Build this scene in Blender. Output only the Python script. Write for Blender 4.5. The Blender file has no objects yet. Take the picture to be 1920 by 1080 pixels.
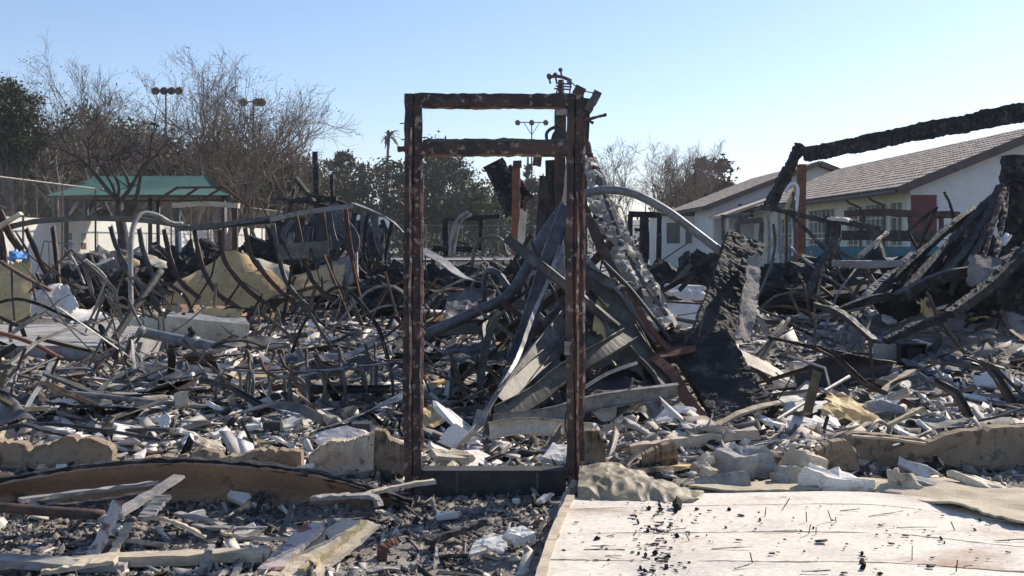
import bpy, bmesh, math, random
import numpy as np
from mathutils import noise as mnoise, Vector

sc = bpy.context.scene
R = math.radians
random.seed(7)
rng = np.random.default_rng(7)

# ------------------------------------------------------------------ camera
F = 1867.0            # focal length in photograph pixels (1920 wide)
CAMZ, HOR = 1.6, 450.0
cam_d = bpy.data.cameras.new('camera')
cam_d.sensor_width = 36.0
cam_d.lens = 36.0 * F / 1920.0
cam_d.shift_y = -(540.0 - HOR) / 1920.0
cam_d.clip_start, cam_d.clip_end = 0.1, 6000
cam = bpy.data.objects.new('camera', cam_d)
cam.location = (0, 0, CAMZ)
cam.rotation_euler = (R(90), 0, 0)
sc.collection.objects.link(cam)
sc.camera = cam

# ------------------------------------------------------------------ sky and sun
SUN_AZ, SUN_EL = 50.0, 37.0        # azimuth from +Y towards +X
wd = bpy.data.worlds.new('World'); sc.world = wd; wd.use_nodes = True
nt = wd.node_tree
sky = nt.nodes.new('ShaderNodeTexSky'); sky.sky_type = 'NISHITA'
sky.sun_disc = False
sky.sun_elevation = R(SUN_EL); sky.sun_rotation = R(SUN_AZ)
sky.air_density, sky.dust_density, sky.ozone_density = 1.0, 0.45, 4.5
bg = nt.nodes['Background']; bg.inputs['Strength'].default_value = 0.131
wb = nt.nodes.new('ShaderNodeMix'); wb.data_type = 'RGBA'; wb.blend_type = 'MULTIPLY'; wb.inputs['Factor'].default_value = 1.0
wb.inputs['B'].default_value = (1.10, 1.0, 1.0, 1)     # white balance of the photograph
nt.links.new(sky.outputs[0], wb.inputs['A']); nt.links.new(wb.outputs['Result'], bg.inputs['Color'])
sd = bpy.data.lights.new('sun', 'SUN'); sd.energy = 5.0; sd.angle = R(0.5); sd.color = (1.0, 0.91, 0.78)
so = bpy.data.objects.new('sun', sd)
dsun = Vector((math.sin(R(SUN_AZ)) * math.cos(R(SUN_EL)), math.cos(R(SUN_AZ)) * math.cos(R(SUN_EL)), math.sin(R(SUN_EL))))
so.rotation_euler = dsun.to_track_quat('Z', 'Y').to_euler()
so.location = dsun * 50
sc.collection.objects.link(so)
vs = sc.view_settings
vs.view_transform = 'Standard'; vs.look = 'None'; vs.gamma = 1.0; vs.use_curve_mapping = False
vs.exposure = 0.38

# ------------------------------------------------------------------ points
def P(px, py, Y):
    return np.array([(px - 960.0) / F * Y, Y, CAMZ - (py - HOR) / F * Y])
def G(px, py, z=0.0):
    return P(px, py, (CAMZ - z) * F / (py - HOR))
def PL(pts, y0, y1=None):
    y1 = y0 if y1 is None else y1
    n = len(pts)
    return np.array([P(p[0], p[1], p[2] if len(p) > 2 else y0 + (y1 - y0) * i / max(1, n - 1)) for i, p in enumerate(pts)])

# ------------------------------------------------------------------ materials
MATS = {}
def mat(name, c1, c2=None, c3=None, scale=6.0, t2=(.45, .6), t3=(.6, .72), scale3=None, rough=.8, bump=.3, bscale=40.0,
        metal=0.0, stretch=(1, 1, 1), island=None, detail=6.0, spec=.5, vor=None, bdist=.01, soot=None):
    m = bpy.data.materials.new(name); m.use_nodes = True
    n = m.node_tree; L = n.links.new
    b = n.nodes['Principled BSDF']
    b.inputs['Roughness'].default_value = rough; b.inputs['Metallic'].default_value = metal
    b.inputs['Specular IOR Level'].default_value = spec
    tc = n.nodes.new('ShaderNodeTexCoord'); oi = n.nodes.new('ShaderNodeObjectInfo')
    mp = n.nodes.new('ShaderNodeMapping'); mp.inputs['Scale'].default_value = stretch
    ad = n.nodes.new('ShaderNodeVectorMath'); ad.operation = 'ADD'
    mu = n.nodes.new('ShaderNodeMath'); mu.operation = 'MULTIPLY'; mu.inputs[1].default_value = 37.0
    L(oi.outputs['Random'], mu.inputs[0]); L(mu.outputs[0], ad.inputs[1])
    L(tc.outputs['Object'], mp.inputs['Vector']); L(mp.outputs[0], ad.inputs[0])
    vec = ad.outputs[0]
    def nz(s, d=detail):
        t = n.nodes.new('ShaderNodeTexNoise'); t.inputs['Scale'].default_value = s; t.inputs['Detail'].default_value = d
        t.inputs['Roughness'].default_value = .62
        L(vec, t.inputs['Vector']); return t.outputs['Fac']
    def ramp(f, a, c):
        r = n.nodes.new('ShaderNodeMapRange'); r.inputs[1].default_value = a; r.inputs[2].default_value = c
        L(f, r.inputs[0]); return r.outputs[0]
    def mix(f, a, c):
        x = n.nodes.new('ShaderNodeMix'); x.data_type = 'RGBA'
        if f is not None: L(f, x.inputs['Factor'])
        for s, v in ((x.inputs['A'], a), (x.inputs['B'], c)):
            if isinstance(v, tuple): s.default_value = (*v, 1)
            else: L(v, s)
        return x.outputs['Result']
    col = c1
    if island:
        g = n.nodes.new('ShaderNodeNewGeometry'); cr = n.nodes.new('ShaderNodeValToRGB')
        cr.color_ramp.interpolation = 'CONSTANT'
        els = cr.color_ramp.elements
        for i, (p, c) in enumerate(island):
            e = els[i] if i < 2 else els.new(p)
            e.position = p; e.color = (*c, 1)
        L(g.outputs['Random Per Island'], cr.inputs[0])
        col = mix(ramp(nz(scale), .3, .75), cr.outputs[0], c1)
    if c2: col = mix(ramp(nz(scale), *t2), col, c2)
    if c3: col = mix(ramp(nz(scale3 or scale * 2.7), *t3), col, c3)
    if soot:
        col = mix(ramp(nz(soot, 8), .665, .72), col, (.07, .062, .058)); col = mix(ramp(nz(soot * .25, 5), .55, .74), col, (.54, .455, .36)); col = mix(ramp(nz(soot * 6, 6), .62, .78), col, (.46, .41, .365))
    fine = mix(ramp(nz(bscale * 1.7, 4), .25, .75), (.72, .72, .72), (1.25, 1.25, 1.25))
    fm = n.nodes.new('ShaderNodeMix'); fm.data_type = 'RGBA'; fm.blend_type = 'MULTIPLY'; fm.inputs['Factor'].default_value = 1.0
    if isinstance(col, tuple): fm.inputs['A'].default_value = (*col, 1)
    else: L(col, fm.inputs['A'])
    L(fine, fm.inputs['B'])
    L(fm.outputs['Result'], b.inputs['Base Color'])
    if bump:
        bp = n.nodes.new('ShaderNodeBump'); bp.inputs['Strength'].default_value = bump; bp.inputs['Distance'].default_value = bdist
        h = nz(bscale, 5)
        if vor:
            v = n.nodes.new('ShaderNodeTexVoronoi'); v.feature = 'DISTANCE_TO_EDGE'; v.inputs['Scale'].default_value = vor
            L(vec, v.inputs['Vector'])
            mr = ramp(v.outputs['Distance'], 0.0, .12)
            a2 = n.nodes.new('ShaderNodeMath'); a2.operation = 'MULTIPLY_ADD'; a2.inputs[1].default_value = 1.2
            L(mr, a2.inputs[0]); L(h, a2.inputs[2]); h = a2.outputs[0]
        L(h, bp.inputs['Height']); L(bp.outputs[0], b.inputs['Normal'])
    MATS[name] = m
    return m

mat('ash', (.28, .25, .22), (.15, .134, .12), (.43, .39, .345), scale=2.2, rough=.95, bump=.9, bscale=30, bdist=.03)
mat('plaster', (.72, .68, .62), (.54, .50, .45), (.17, .15, .135), scale=5, t2=(.5, .68), t3=(.64, .72), scale3=7, rough=.9, bump=.35, bscale=60)
mat('plaster_beige', (.56, .48, .36), (.42, .35, .26), (.07, .06, .055), scale=4, t3=(.6, .7), rough=.9, bump=.5, bscale=50)
mat('stucco', (.36, .275, .185), (.28, .215, .15), (.15, .12, .09), scale=3, t3=(.55, .64), scale3=13, rough=.92, bump=1.0, bscale=75, bdist=.02)
mat('concrete', (.34, .33, .31), (.24, .23, .22), (.10, .095, .09), scale=4, rough=.92, bump=.5, bscale=50)
mat('char', (.014, .014, .015), (.04, .039, .038), (.14, .135, .125), scale=5, t3=(.57, .69), scale3=7, rough=.6, bump=1.0, bscale=30, bdist=.03, spec=.28)
mat('charwood', (.022, .020, .019), (.07, .062, .055), (.13, .11, .09), scale=10, t3=(.6, .75), rough=.7, bump=.8, bscale=50, stretch=(1, 1, .35))
mat('steel', (.075, .070, .064), (.135, .124, .112), (.065, .042, .03), scale=7, rough=.6, bump=.2, metal=.2, bscale=30)
mat('steel_pale', (.27, .26, .245), (.16, .152, .145), (.08, .068, .058), scale=8, rough=.55, bump=.2, metal=.2, bscale=30)
mat('steel_olive', (.078, .072, .056), (.13, .12, .096), (.04, .036, .032), scale=5, rough=.6, bump=.2, metal=.12, bscale=30)
mat('steel_rust', (.12, .07, .05), (.055, .045, .04), (.2, .1, .055), scale=8, rough=.75, bump=.4, metal=.3, bscale=40)
mat('rust', (.15, .066, .042), (.085, .042, .03), (.05, .03, .025), scale=9, rough=.8, bump=.4, metal=.15, bscale=50)
mat('rust_orange', (.21, .085, .052), (.14, .06, .04), (.1, .05, .03), scale=7, t3=(.62, .75), rough=.75, bump=.3, bscale=50)
mat('blue_sheet', (.055, .058, .070), (.095, .096, .105), (.035, .034, .036), scale=5, rough=.55, bump=.25, metal=.15, bscale=14)
mat('black_sheet', (.022, .022, .026), (.05, .046, .044), (.10, .07, .05), scale=4, t3=(.62, .75), rough=.62, bump=.3, metal=.05, bscale=18)
mat('tan_panel', (.56, .40, .185), (.45, .32, .145), (.07, .055, .04), scale=3, t3=(.58, .68), scale3=4, rough=.7, bump=.25, bscale=20)
mat('cream_panel', (.60, .53, .40), (.47, .40, .29), (.14, .11, .085), scale=3, t3=(.6, .7), rough=.7, bump=.25, bscale=25)
mat('brown_panel', (.36, .225, .145), (.29, .185, .12), (.055, .04, .035), scale=2.2, t3=(.6, .72), rough=.62, bump=.15, bscale=25)
mat('wood_pale', (.50, .42, .31), (.38, .31, .23), (.13, .10, .085), scale=6, rough=.85, bump=.5, bscale=40, stretch=(.35, 1, 1))
mat('wood_grey', (.30, .28, .26), (.20, .185, .17), (.06, .055, .05), scale=6, rough=.9, bump=.5, bscale=40, stretch=(.35, 1, 1))
mat('wood_red', (.46, .40, .36), (.20, .085, .07), (.12, .09, .08), scale=11, t2=(.53, .60), rough=.8, bump=.5, bscale=45)
mat('wood_yellow', (.44, .36, .21), (.34, .28, .18), (.17, .14, .1), scale=6, rough=.8, bump=.4, bscale=40)
mat('frame_paint', (.092, .052, .040), (.032, .025, .023), (.34, .25, .20), scale=5, t2=(.42, .55), t3=(.565, .64), scale3=18, rough=.65, bump=.8, bscale=45, bdist=.015)
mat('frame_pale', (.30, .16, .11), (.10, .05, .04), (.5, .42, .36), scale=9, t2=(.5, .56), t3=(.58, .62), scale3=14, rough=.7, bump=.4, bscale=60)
mat('sill', (.022, .021, .02), (.05, .046, .042), (.09, .04, .034), scale=4, t3=(.66, .74), rough=.75, bump=.4, bscale=40)
mat('board_white', (.66, .605, .515), (.54, .49, .425), (.37, .255, .175), scale=2.2, t2=(.46, .60), t3=(.60, .73), scale3=1.5, rough=.75, bump=.45, bscale=30, stretch=(.6, 1.1, 1), soot=9)
mat('flake_grey', (.42, .39, .35), (.30, .27, .245), (.14, .125, .11), scale=5, rough=.9, bump=.4, bscale=60)
mat('rug', (.50, .43, .31), (.42, .35, .25), (.12, .10, .085), scale=5, t3=(.63, .70), scale3=8, rough=.95, bump=.6, bscale=80)
mat('crumple', (.29, .245, .165), (.22, .185, .12), (.10, .085, .07), scale=4, t3=(.66, .75), rough=.6, bump=.3, bscale=25)
mat('white_paint', (.66, .66, .65), (.60, .60, .59), None, scale=1.5, rough=.8, bump=.1, bscale=30)
mat('cream_paint', (.62, .595, .49), (.55, .53, .43), None, scale=1.2, rough=.8, bump=.1, bscale=30)
mat('wall_white', (.68, .665, .61), (.58, .565, .51), None, scale=.5, rough=.85, bump=.1, bscale=20)
mat('tile', (.47, .385, .305), (.38, .31, .245), (.55, .46, .375), scale=3, rough=.85, bump=.3, bscale=30)
mat('fascia', (.10, .075, .065), (.07, .055, .05), None, scale=4, rough=.7, bump=.2)
mat('brick', (.17, .058, .058), (.14, .05, .052), None, scale=5, rough=.85, bump=.4, bscale=60)
mat('mortar', (.22, .10, .095), (.19, .09, .085), None, scale=9, rough=.95, bump=.3)
mat('glass', (.13, .135, .13), (.20, .205, .19), None, scale=.8, rough=.12, bump=0, spec=.8)
mat('dark_hole', (.02, .02, .022), None, None, rough=.9, bump=0)
mat('canopy', (.045, .125, .098), (.034, .10, .08), None, scale=.7, rough=.75, bump=.1, bscale=8)
mat('teal', (.025, .12, .16), (.02, .085, .115), (.06, .14, .16), scale=2, rough=.7, bump=.1)
mat('pipe_grey', (.21, .21, .215), (.13, .13, .132), (.06, .055, .05), scale=8, rough=.55, bump=.2, metal=.3)
mat('fence_steel', (.26, .25, .24), (.16, .14, .13), None, scale=6, rough=.6, bump=.1, metal=.5)
mat('bark', (.15, .115, .088), (.075, .06, .05), (.24, .21, .18), scale=4, rough=.95, bump=.6, bscale=25)
mat('bark_pale', (.26, .22, .185), (.16, .13, .11), (.38, .34, .30), scale=3, rough=.95, bump=.5, bscale=25)
mat('bark_burnt', (.035, .03, .028), (.07, .06, .055), (.16, .10, .07), scale=5, rough=.9, bump=.6, bscale=25)
mat('twig', (.20, .155, .125), (.13, .10, .08), None, scale=1, rough=.95, bump=0)
def leafmat(name, cs):
    k = len(cs)
    mat(name, cs[0], None, None, scale=.35, island=[(i / k, c) for i, c in enumerate(cs)], rough=.7, bump=0, spec=.25)
leafmat('leaf_dark', [(.062, .070, .038), (.080, .086, .044), (.050, .055, .032), (.10, .098, .054)])
leafmat('leaf_oak', [(.066, .085, .035), (.050, .062, .028), (.090, .105, .045), (.060, .068, .035)])
leafmat('leaf_olive', [(.10, .105, .040), (.074, .080, .032), (.13, .122, .048), (.082, .070, .035)])
leafmat('leaf_brown', [(.105, .075, .046), (.076, .062, .038), (.13, .092, .050), (.066, .062, .036)])
leafmat('leaf_sparse', [(.13, .115, .04), (.10, .07, .035), (.09, .10, .035), (.07, .05, .03)])
mat('lawn', (.09, .14, .035), (.06, .10, .03), None, scale=3, rough=.95, bump=.5)
mat('asphalt_far', (.20, .195, .185), (.26, .25, .235), None, scale=.3, rough=.95, bump=.1)
mat('hill', (.085, .085, .08), (.06, .065, .06), (.12, .11, .10), scale=.02, rough=1, bump=0)
mat('blue_plastic', (.05, .22, .50), (.04, .15, .36), None, scale=9, rough=.4, bump=.3)
mat('white_plastic', (.78, .78, .78), (.6, .6, .6), None, scale=9, rough=.5, bump=.1)
ISL = [(.0, (.23, .20, .175)), (.25, (.15, .132, .118)), (.45, (.30, .268, .235)), (.62, (.08, .072, .066)), (.72, (.38, .345, .30)), (.82, (.26, .20, .15)), (.9, (.19, .17, .15))]
mat('rubble', (.20, .18, .16), None, None, scale=1.5, island=ISL, rough=.95, bump=.6, bscale=60)
mat('crumb_white', (.60, .56, .51), None, None, scale=1.5, island=[(0., (.62, .575, .51)), (.25, (.43, .395, .35)), (.5, (.68, .64, .58)), (.68, (.42, .345, .26)), (.84, (.27, .24, .21))], rough=.9, bump=.3, bscale=60)
mat('crumb_char', (.02, .02, .02), None, None, scale=1.5, island=[(0., (.012, .012, .012)), (.4, (.03, .03, .03)), (.75, (.055, .053, .05)), (.92, (.12, .11, .1))], rough=.6, bump=.5, bscale=60)

# ------------------------------------------------------------------ mesh helpers
WORLD = {}
def obj(name, v, f, m, parent=None, label=None, cat=None, group=None, kind=None, smooth=False, mesh=None):
    v = np.asarray(v, dtype=np.float64)
    base = np.array([v[:, 0].mean(), v[:, 1].mean(), v[:, 2].min()])
    me = bpy.data.meshes.new(name)
    if isinstance(f, np.ndarray):
        k = f.shape[1]; nf = len(f)
        me.vertices.add(len(v)); me.vertices.foreach_set('co', (v - base).astype(np.float32).ravel())
        me.loops.add(nf * k); me.loops.foreach_set('vertex_index', f.astype(np.int32).ravel())
        me.polygons.add(nf); me.polygons.foreach_set('loop_start', np.arange(0, nf * k, k, dtype=np.int32))
        me.update(calc_edges=True); me.validate()
    else:
        me.from_pydata((v - base).tolist(), [], f); me.update()
    if smooth: me.polygons.foreach_set('use_smooth', np.ones(len(me.polygons), dtype=bool))
    me.materials.append(MATS[m])
    o = bpy.data.objects.new(name, me); sc.collection.objects.link(o)
    tag(o, label, cat, group, kind)
    if parent is not None:
        o.parent = parent; o.location = base - WORLD[parent.name]
    else: o.location = base
    WORLD[o.name] = base
    return o
def tag(o, label=None, cat=None, group=None, kind=None):
    if label: o['label'] = label
    if cat: o['category'] = cat
    if group: o['group'] = group
    if kind: o['kind'] = kind
    return o
def thing(name, label, cat, loc, group=None):
    o = bpy.data.objects.new(name, None); sc.collection.objects.link(o); o.location = loc
    o.empty_display_size = .1
    WORLD[o.name] = np.array(loc, dtype=float)
    return tag(o, label, cat, group)
class MB:
    def __init__(s): s.v = []; s.f = []; s.n = 0
    def add(s, v, f):
        v = np.asarray(v, float); s.v.append(v); s.f += [tuple(i + s.n for i in q) for q in f]; s.n += len(v); return s
    def box(s, a, b):
        return s.add(*boxm(a, b))
    def build(s, *a, **k): return obj(a[0], np.concatenate(s.v), s.f, *a[1:], **k)
def boxm(a, b):
    (x0, y0, z0), (x1, y1, z1) = a, b
    v = [(x, y, z) for x in (x0, x1) for y in (y0, y1) for z in (z0, z1)]
    f = [(0, 1, 3, 2), (4, 6, 7, 5), (0, 4, 5, 1), (2, 3, 7, 6), (0, 2, 6, 4), (1, 5, 7, 3)]
    return np.array(v, float), f
def cr(pts, n=6):
    """Catmull-Rom through pts, n steps a span"""
    p = np.asarray(pts, float)
    if len(p) == 2:
        t = np.linspace(0, 1, n + 1)[:, None]; return p[0] * (1 - t) + p[1] * t
    q = np.vstack([2 * p[0] - p[1], p, 2 * p[-1] - p[-2]]); out = []
    for i in range(1, len(q) - 2):
        a, b, c, d = q[i - 1], q[i], q[i + 1], q[i + 2]
        for k in range(n):
            t = k / n
            out.append(.5 * ((2 * b) + (c - a) * t + (2 * a - 5 * b + 4 * c - d) * t * t + (3 * b - a - 3 * c + d) * t ** 3))
    out.append(p[-1]); return np.array(out)
def circ(r, n=8): return [(r * math.cos(2 * math.pi * i / n), r * math.sin(2 * math.pi * i / n)) for i in range(n)]
def rect(w, t): return [(-w / 2, -t / 2), (w / 2, -t / 2), (w / 2, t / 2), (-w / 2, t / 2)]
def chan(w, d, t=.004): return [(-w / 2, 0), (w / 2, 0), (w / 2, d), (w / 2 - t, d), (w / 2 - t, t), (-w / 2 + t, t), (-w / 2 + t, d), (-w / 2, d)]
def ell(w, d, t=.004): return [(0, 0), (w, 0), (w, t), (t, t), (t, d), (0, d)]
def sweep(path, prof, up=(0, 0, 1), scale=None, twist=0.0, jit=0.0):
    p = np.asarray(path, float); n = len(p); k = len(prof); pr = np.asarray(prof, float)
    T = np.gradient(p, axis=0); T /= (np.linalg.norm(T, axis=1)[:, None] + 1e-9)
    u = np.array(up, float)
    if abs(np.dot(u, T[0])) > .95: u = np.array([0, -1., 0])
    U = u - T[0] * np.dot(u, T[0]); U /= np.linalg.norm(U)
    V = np.zeros((n, k, 3))
    for i in range(n):
        if i:
            U = U - T[i] * np.dot(U, T[i]); U /= (np.linalg.norm(U) + 1e-9)
        S = np.cross(T[i], U); s = 1.0 if scale is None else scale[min(i, len(scale) - 1)]
        a = twist * i / max(1, n - 1); ca, sa = math.cos(a), math.sin(a)
        x = (pr[:, 0] * ca - pr[:, 1] * sa) * s; y = (pr[:, 0] * sa + pr[:, 1] * ca) * s
        V[i] = p[i] + x[:, None] * S + y[:, None] * U
    v = V.reshape(-1, 3)
    if jit: v = v + rng.normal(0, jit, v.shape)
    f = [(i * k + j, i * k + (j + 1) % k, (i + 1) * k + (j + 1) % k, (i + 1) * k + j) for i in range(n - 1) for j in range(k)]
    f += [tuple(range(k))[::-1], tuple((n - 1) * k + j for j in range(k))]
    return v, f
def sheetm(ctrl, nu=24, nv=10, th=.006, amp=0.0, freq=3.0, rag=0.0, seed=0, ridge=False):
    """curved sheet through a grid of control points (rows x cols x 3), with thickness and ragged rim"""
    c = np.asarray(ctrl, float); m, n = c.shape[:2]
    def res(a, k):
        d = cr(a, 12); t = np.linspace(0, len(d) - 1, k); i = np.minimum(t.astype(int), len(d) - 2); w = (t - i)[:, None]
        return d[i] * (1 - w) + d[i + 1] * w
    rows = np.array([res(c[i], nu) for i in range(m)])
    g = np.array([res(rows[:, j], nv) for j in range(nu)])            # nu x nv x 3
    du = np.gradient(g, axis=0); dv = np.gradient(g, axis=1); N = np.cross(du, dv); N /= (np.linalg.norm(N, axis=2)[..., None] + 1e-9)
    if amp:
        for i in range(nu):
            for j in range(nv):
                q = g[i, j] * freq + seed * 7.3
                g[i, j] += N[i, j] * amp * ((1 - 3 * abs(mnoise.noise(Vector(q))) - 1.2 * abs(mnoise.noise(Vector(q * 2.1)))) if ridge else (mnoise.noise(Vector(q)) + .5 * mnoise.noise(Vector(q * 2.3))))
    if rag:
        r2 = np.random.default_rng(seed + 5); ctr = g.mean(axis=(0, 1))
        def pull(i, j, ni, nj):
            w = r2.random() ** 2 * rag; g[i, j] = g[i, j] * (1 - w) + g[ni, nj] * w
        for i in range(nu): pull(i, 0, i, 2); pull(i, nv - 1, i, nv - 3)
        for j in range(nv): pull(0, j, 2, j); pull(nu - 1, j, nu - 3, j)
    a = (g + N * th / 2).reshape(-1, 3); b = (g - N * th / 2).reshape(-1, 3); k = nu * nv
    f = []
    for i in range(nu - 1):
        for j in range(nv - 1):
            q = (i * nv + j, (i + 1) * nv + j, (i + 1) * nv + j + 1, i * nv + j + 1)
            f.append(q); f.append(tuple(x + k for x in q[::-1]))
    rim = [i * nv for i in range(nu)] + [(nu - 1) * nv + j for j in range(1, nv)] + [i * nv + nv - 1 for i in range(nu - 2, -1, -1)] + [j for j in range(nv - 2, 0, -1)]
    for a1, b1 in zip(rim, rim[1:] + rim[:1]): f.append((b1, a1, a1 + k, b1 + k))
    return np.vstack([a, b]), f
def beamm(path, w, h, up=(0, 0, 1), nl=80, ns=8, amp=.02, cell=.06, seed=0, ends=.0):
    """burnt timber: box section whose faces break into char blocks"""
    pts = []
    for s in range(4):
        for i in range(ns):
            t = i / ns - .5
            pts.append([(t * w, -h / 2), (w / 2, t * h), (-t * w, h / 2), (-w / 2, -t * h)][s])
    p = cr(path, max(2, nl // max(1, len(path) - 1)))
    v, f = sweep(p, pts, up); k = len(pts); n = len(p); ctr = np.repeat(p, k, axis=0)
    d = v - ctr; d /= (np.linalg.norm(d, axis=1)[:, None] + 1e-9)
    sl = np.concatenate([[0], np.cumsum(np.linalg.norm(np.diff(p, axis=0), axis=1))])
    pp = np.array(pts); pt = np.concatenate([[0], np.cumsum(np.linalg.norm(np.diff(pp, axis=0), axis=1))])
    rb = np.random.default_rng(seed + 900); tab = rb.random((64, 64))
    for i in range(len(v)):
        q = Vector(v[i]); wv = mnoise.noise_vector(q * (.5 / cell)) * 1.0
        a = sl[i // k] / (cell * .9) + wv[0]; row = math.floor(a); b = pt[i % k] / (cell * 1.5) + wv[1] + tab[row % 64, 7] * 3
        e1 = min(a - row, 1 - a + row); e2 = min(b - math.floor(b), 1 - b + math.floor(b)); crk = min(1, e1 * 5) * min(1, e2 * 6)
        blk = tab[row % 64, math.floor(b) % 64]; big = mnoise.noise(q * 2.2 + Vector((seed, 0, 0)))
        md = max(0.0, min(1.0, .7 + 1.5 * mnoise.noise(q * 3.0 + Vector((seed, 3, 0)))))
        v[i] += d[i] * amp * (md * (.75 * (crk - .8) + .25 * (blk - .5)) + 1.1 * big + .6 * mnoise.noise(q * 9.0) + .45 * mnoise.noise(q * 21.0))
    return v, f

# ------------------------------------------------------------------ debris makers (pixel + distance give the real place)
def tube(name, label, cat, m, r, pts, y0, y1=None, group=None, n=8, seg=6, parent=None, scale=None):
    v, f = sweep(cr(PL(pts, y0, y1), seg), circ(r, n), scale=scale)
    return obj(name, lift(v, parent), f, m, parent, label, cat, group, smooth=True)
def bar(name, label, cat, m, w, t, pts, y0, y1=None, group=None, seg=6, parent=None, up=(0, 0, 1), twist=0.0, prof=None, jit=.0015, scale=None):
    v, f = sweep(cr(PL(pts, y0, y1), seg), prof or rect(w, t), up, twist=twist, jit=jit, scale=scale)
    return obj(name, lift(v, parent), f, m, parent, label, cat, group)
def lift(v, parent):
    if parent is None:
        v = np.asarray(v); i = int(np.argmin(v[:, 2])); d = H1(v[i, 0], v[i, 1]) - v[i, 2]
        if 0 < d < .3: v[:, 2] += min(d, .15) * .85
    return v
def sheet(name, label, cat, m, rows, group=None, parent=None, smooth=True, **k):
    ctrl = [[P(*q) for q in r] for r in rows]
    v, f = sheetm(ctrl, **k)
    return obj(name, lift(v, parent), f, m, parent, label, cat, group)
def beam(name, label, cat, m, w, h, pts, y0, y1=None, group=None, parent=None, **k):
    v, f = beamm(PL(pts, y0, y1), w, h, **k)
    return obj(name, lift(v, parent), f, m, parent, label, cat, group)

# ------------------------------------------------------------------ value noise on arrays
def vnoise(x, y, s=0):
    def h(i, j):
        n = (i.astype(np.int64) * 374761393 + j.astype(np.int64) * 668265263 + s * 974711) & 0x7fffffff
        n = ((n ^ (n >> 13)) * 1274126177) & 0x7fffffff
        return ((n ^ (n >> 16)) & 0xffff) / 65535.0
    i, j = np.floor(x), np.floor(y); u, v = x - i, y - j; u = u * u * (3 - 2 * u); v = v * v * (3 - 2 * v)
    return (h(i, j) * (1 - u) + h(i + 1, j) * u) * (1 - v) + (h(i, j + 1) * (1 - u) + h(i + 1, j + 1) * u) * v
def fbm(x, y, o=4, s=0):
    return sum(vnoise(x * 2 ** k + 17 * k, y * 2 ** k + 31 * k, s + k) / 2 ** k for k in range(o)) / sum(1 / 2 ** k for k in range(o)) - .5
MOUNDS = [  # px, Y, height, rx, ry
    (330, 26, .35, 3.2, 2.0), (120, 17, .25, 2.0, 2.0), (620, 25, .3, 3.0, 2.0), (600, 9.5, .06, 1.4, 1.0),
    (960, 14, .25, 2.2, 3.0), (1150, 10.2, .45, .9, 1.5), (1180, 12.0, .5, 1.0, 1.5), (1330, 13.5, .3, 1.3, 1.6),
    (1700, 15.5, .55, 2.6, 2.2), (1880, 13.6, .6, 1.5, 1.6), (1560, 13.5, .12, 1.5, 1.2), (1840, 11, .10, 1.2, 1.0),
    (200, 8.6, .10, 1.6, .9), (1250, 7.4, .10, .8, .4), (1420, 7.4, .07, 1.2, .4), (1000, 24, .3, 6, 4)]
MW = [((p - 960) / F * Y, Y, h, a, b) for p, Y, h, a, b in MOUNDS]
def H(x, y):
    x = np.asarray(x, float); y = np.asarray(y, float)
    near = np.clip((y - 2) / 2.0, 0, 1) * np.clip((44 - y) / 8.0, 0, 1) * np.clip((34 - np.abs(x)) / 8, 0, 1)
    z = .11 * fbm(x * .9, y * .9, 4, 3) + .05 * fbm(x * 5, y * 5, 3, 9) + .035 * fbm(x * 16, y * 16, 3, 12) * np.clip((9 - y) / 3, 0, 1)
    z = z * np.where(y < 6.4, .75, 1.05) + .02 * np.clip((y - 6.5) / 1.0, 0, 1)
    for cx, cy, h, a, b in MW:
        z = z + h * np.exp(-((x - cx) / a) ** 2 - ((y - cy) / b) ** 2) * (1 + .6 * fbm(x * 2.2, y * 2.2, 2, 21))
    return z * near
def H1(x, y): return float(H(np.array([x]), np.array([y]))[0])

# ================================================================== SETTING
ys = np.concatenate([[-60, -25, -8, 0, 1.5], np.geomspace(2.6, 44, 430), np.geomspace(48, 1220, 22)])
us = np.linspace(-1, 1, 430); us = us * (.62 + .38 * np.abs(us) ** 3)
hw = np.where(ys < 3, 60.0, 0) ; hw = np.maximum(hw, np.abs(ys) * 1.05 + 6)
Xg = us[None, :] * hw[:, None]; Yg = np.repeat(ys[:, None], len(us), 1); Zg = H(Xg, Yg)
v = np.stack([Xg, Yg, Zg], -1).reshape(-1, 3); nx = len(us)
ii, jj = np.meshgrid(np.arange(len(ys) - 1), np.arange(nx - 1), indexing='ij'); a = (ii * nx + jj).ravel()
obj('ground', v, np.stack([a, a + 1, a + nx + 1, a + nx], 1), 'ash', kind='structure')
# far play yard: pale asphalt and a strip of lawn
def flat(name, x0, x1, y0, y1, z, m, **k): return MB().box((x0, y0, z - .004), (x1, y1, z)).build(name, m, **k)
flat('yard_pavement', -60, 60, 46, 150, .012, 'asphalt_far', kind='structure')
flat('lawn', 4.5, 10, 29, 40, .10, 'lawn', kind='structure')
# hills far behind
hx = np.linspace(-900, 900, 90); prof = 12 + 18 * (fbm(hx * .006, hx * 0 + 2, 4, 5) + .35) + 12 * np.exp(-((hx + 420) / 170) ** 2)
rows = []
for k, (yy, s) in enumerate([(620, 0), (720, .55), (860, 1.0), (1100, .4)]):
    rows.append(np.stack([hx * (1 + .0006 * (yy - 620)), yy + 18 * fbm(hx * .02, hx * 0 + k, 3, 8), prof * s * (1 + .15 * fbm(hx * .03, hx * 0 + k, 3, 4)) - 1], -1))
v = np.concatenate(rows); f = [(k * 90 + i, k * 90 + i + 1, (k + 1) * 90 + i + 1, (k + 1) * 90 + i) for k in range(3) for i in range(89)]
obj('hills', v, f, 'hill', kind='structure', smooth=True)

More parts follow.
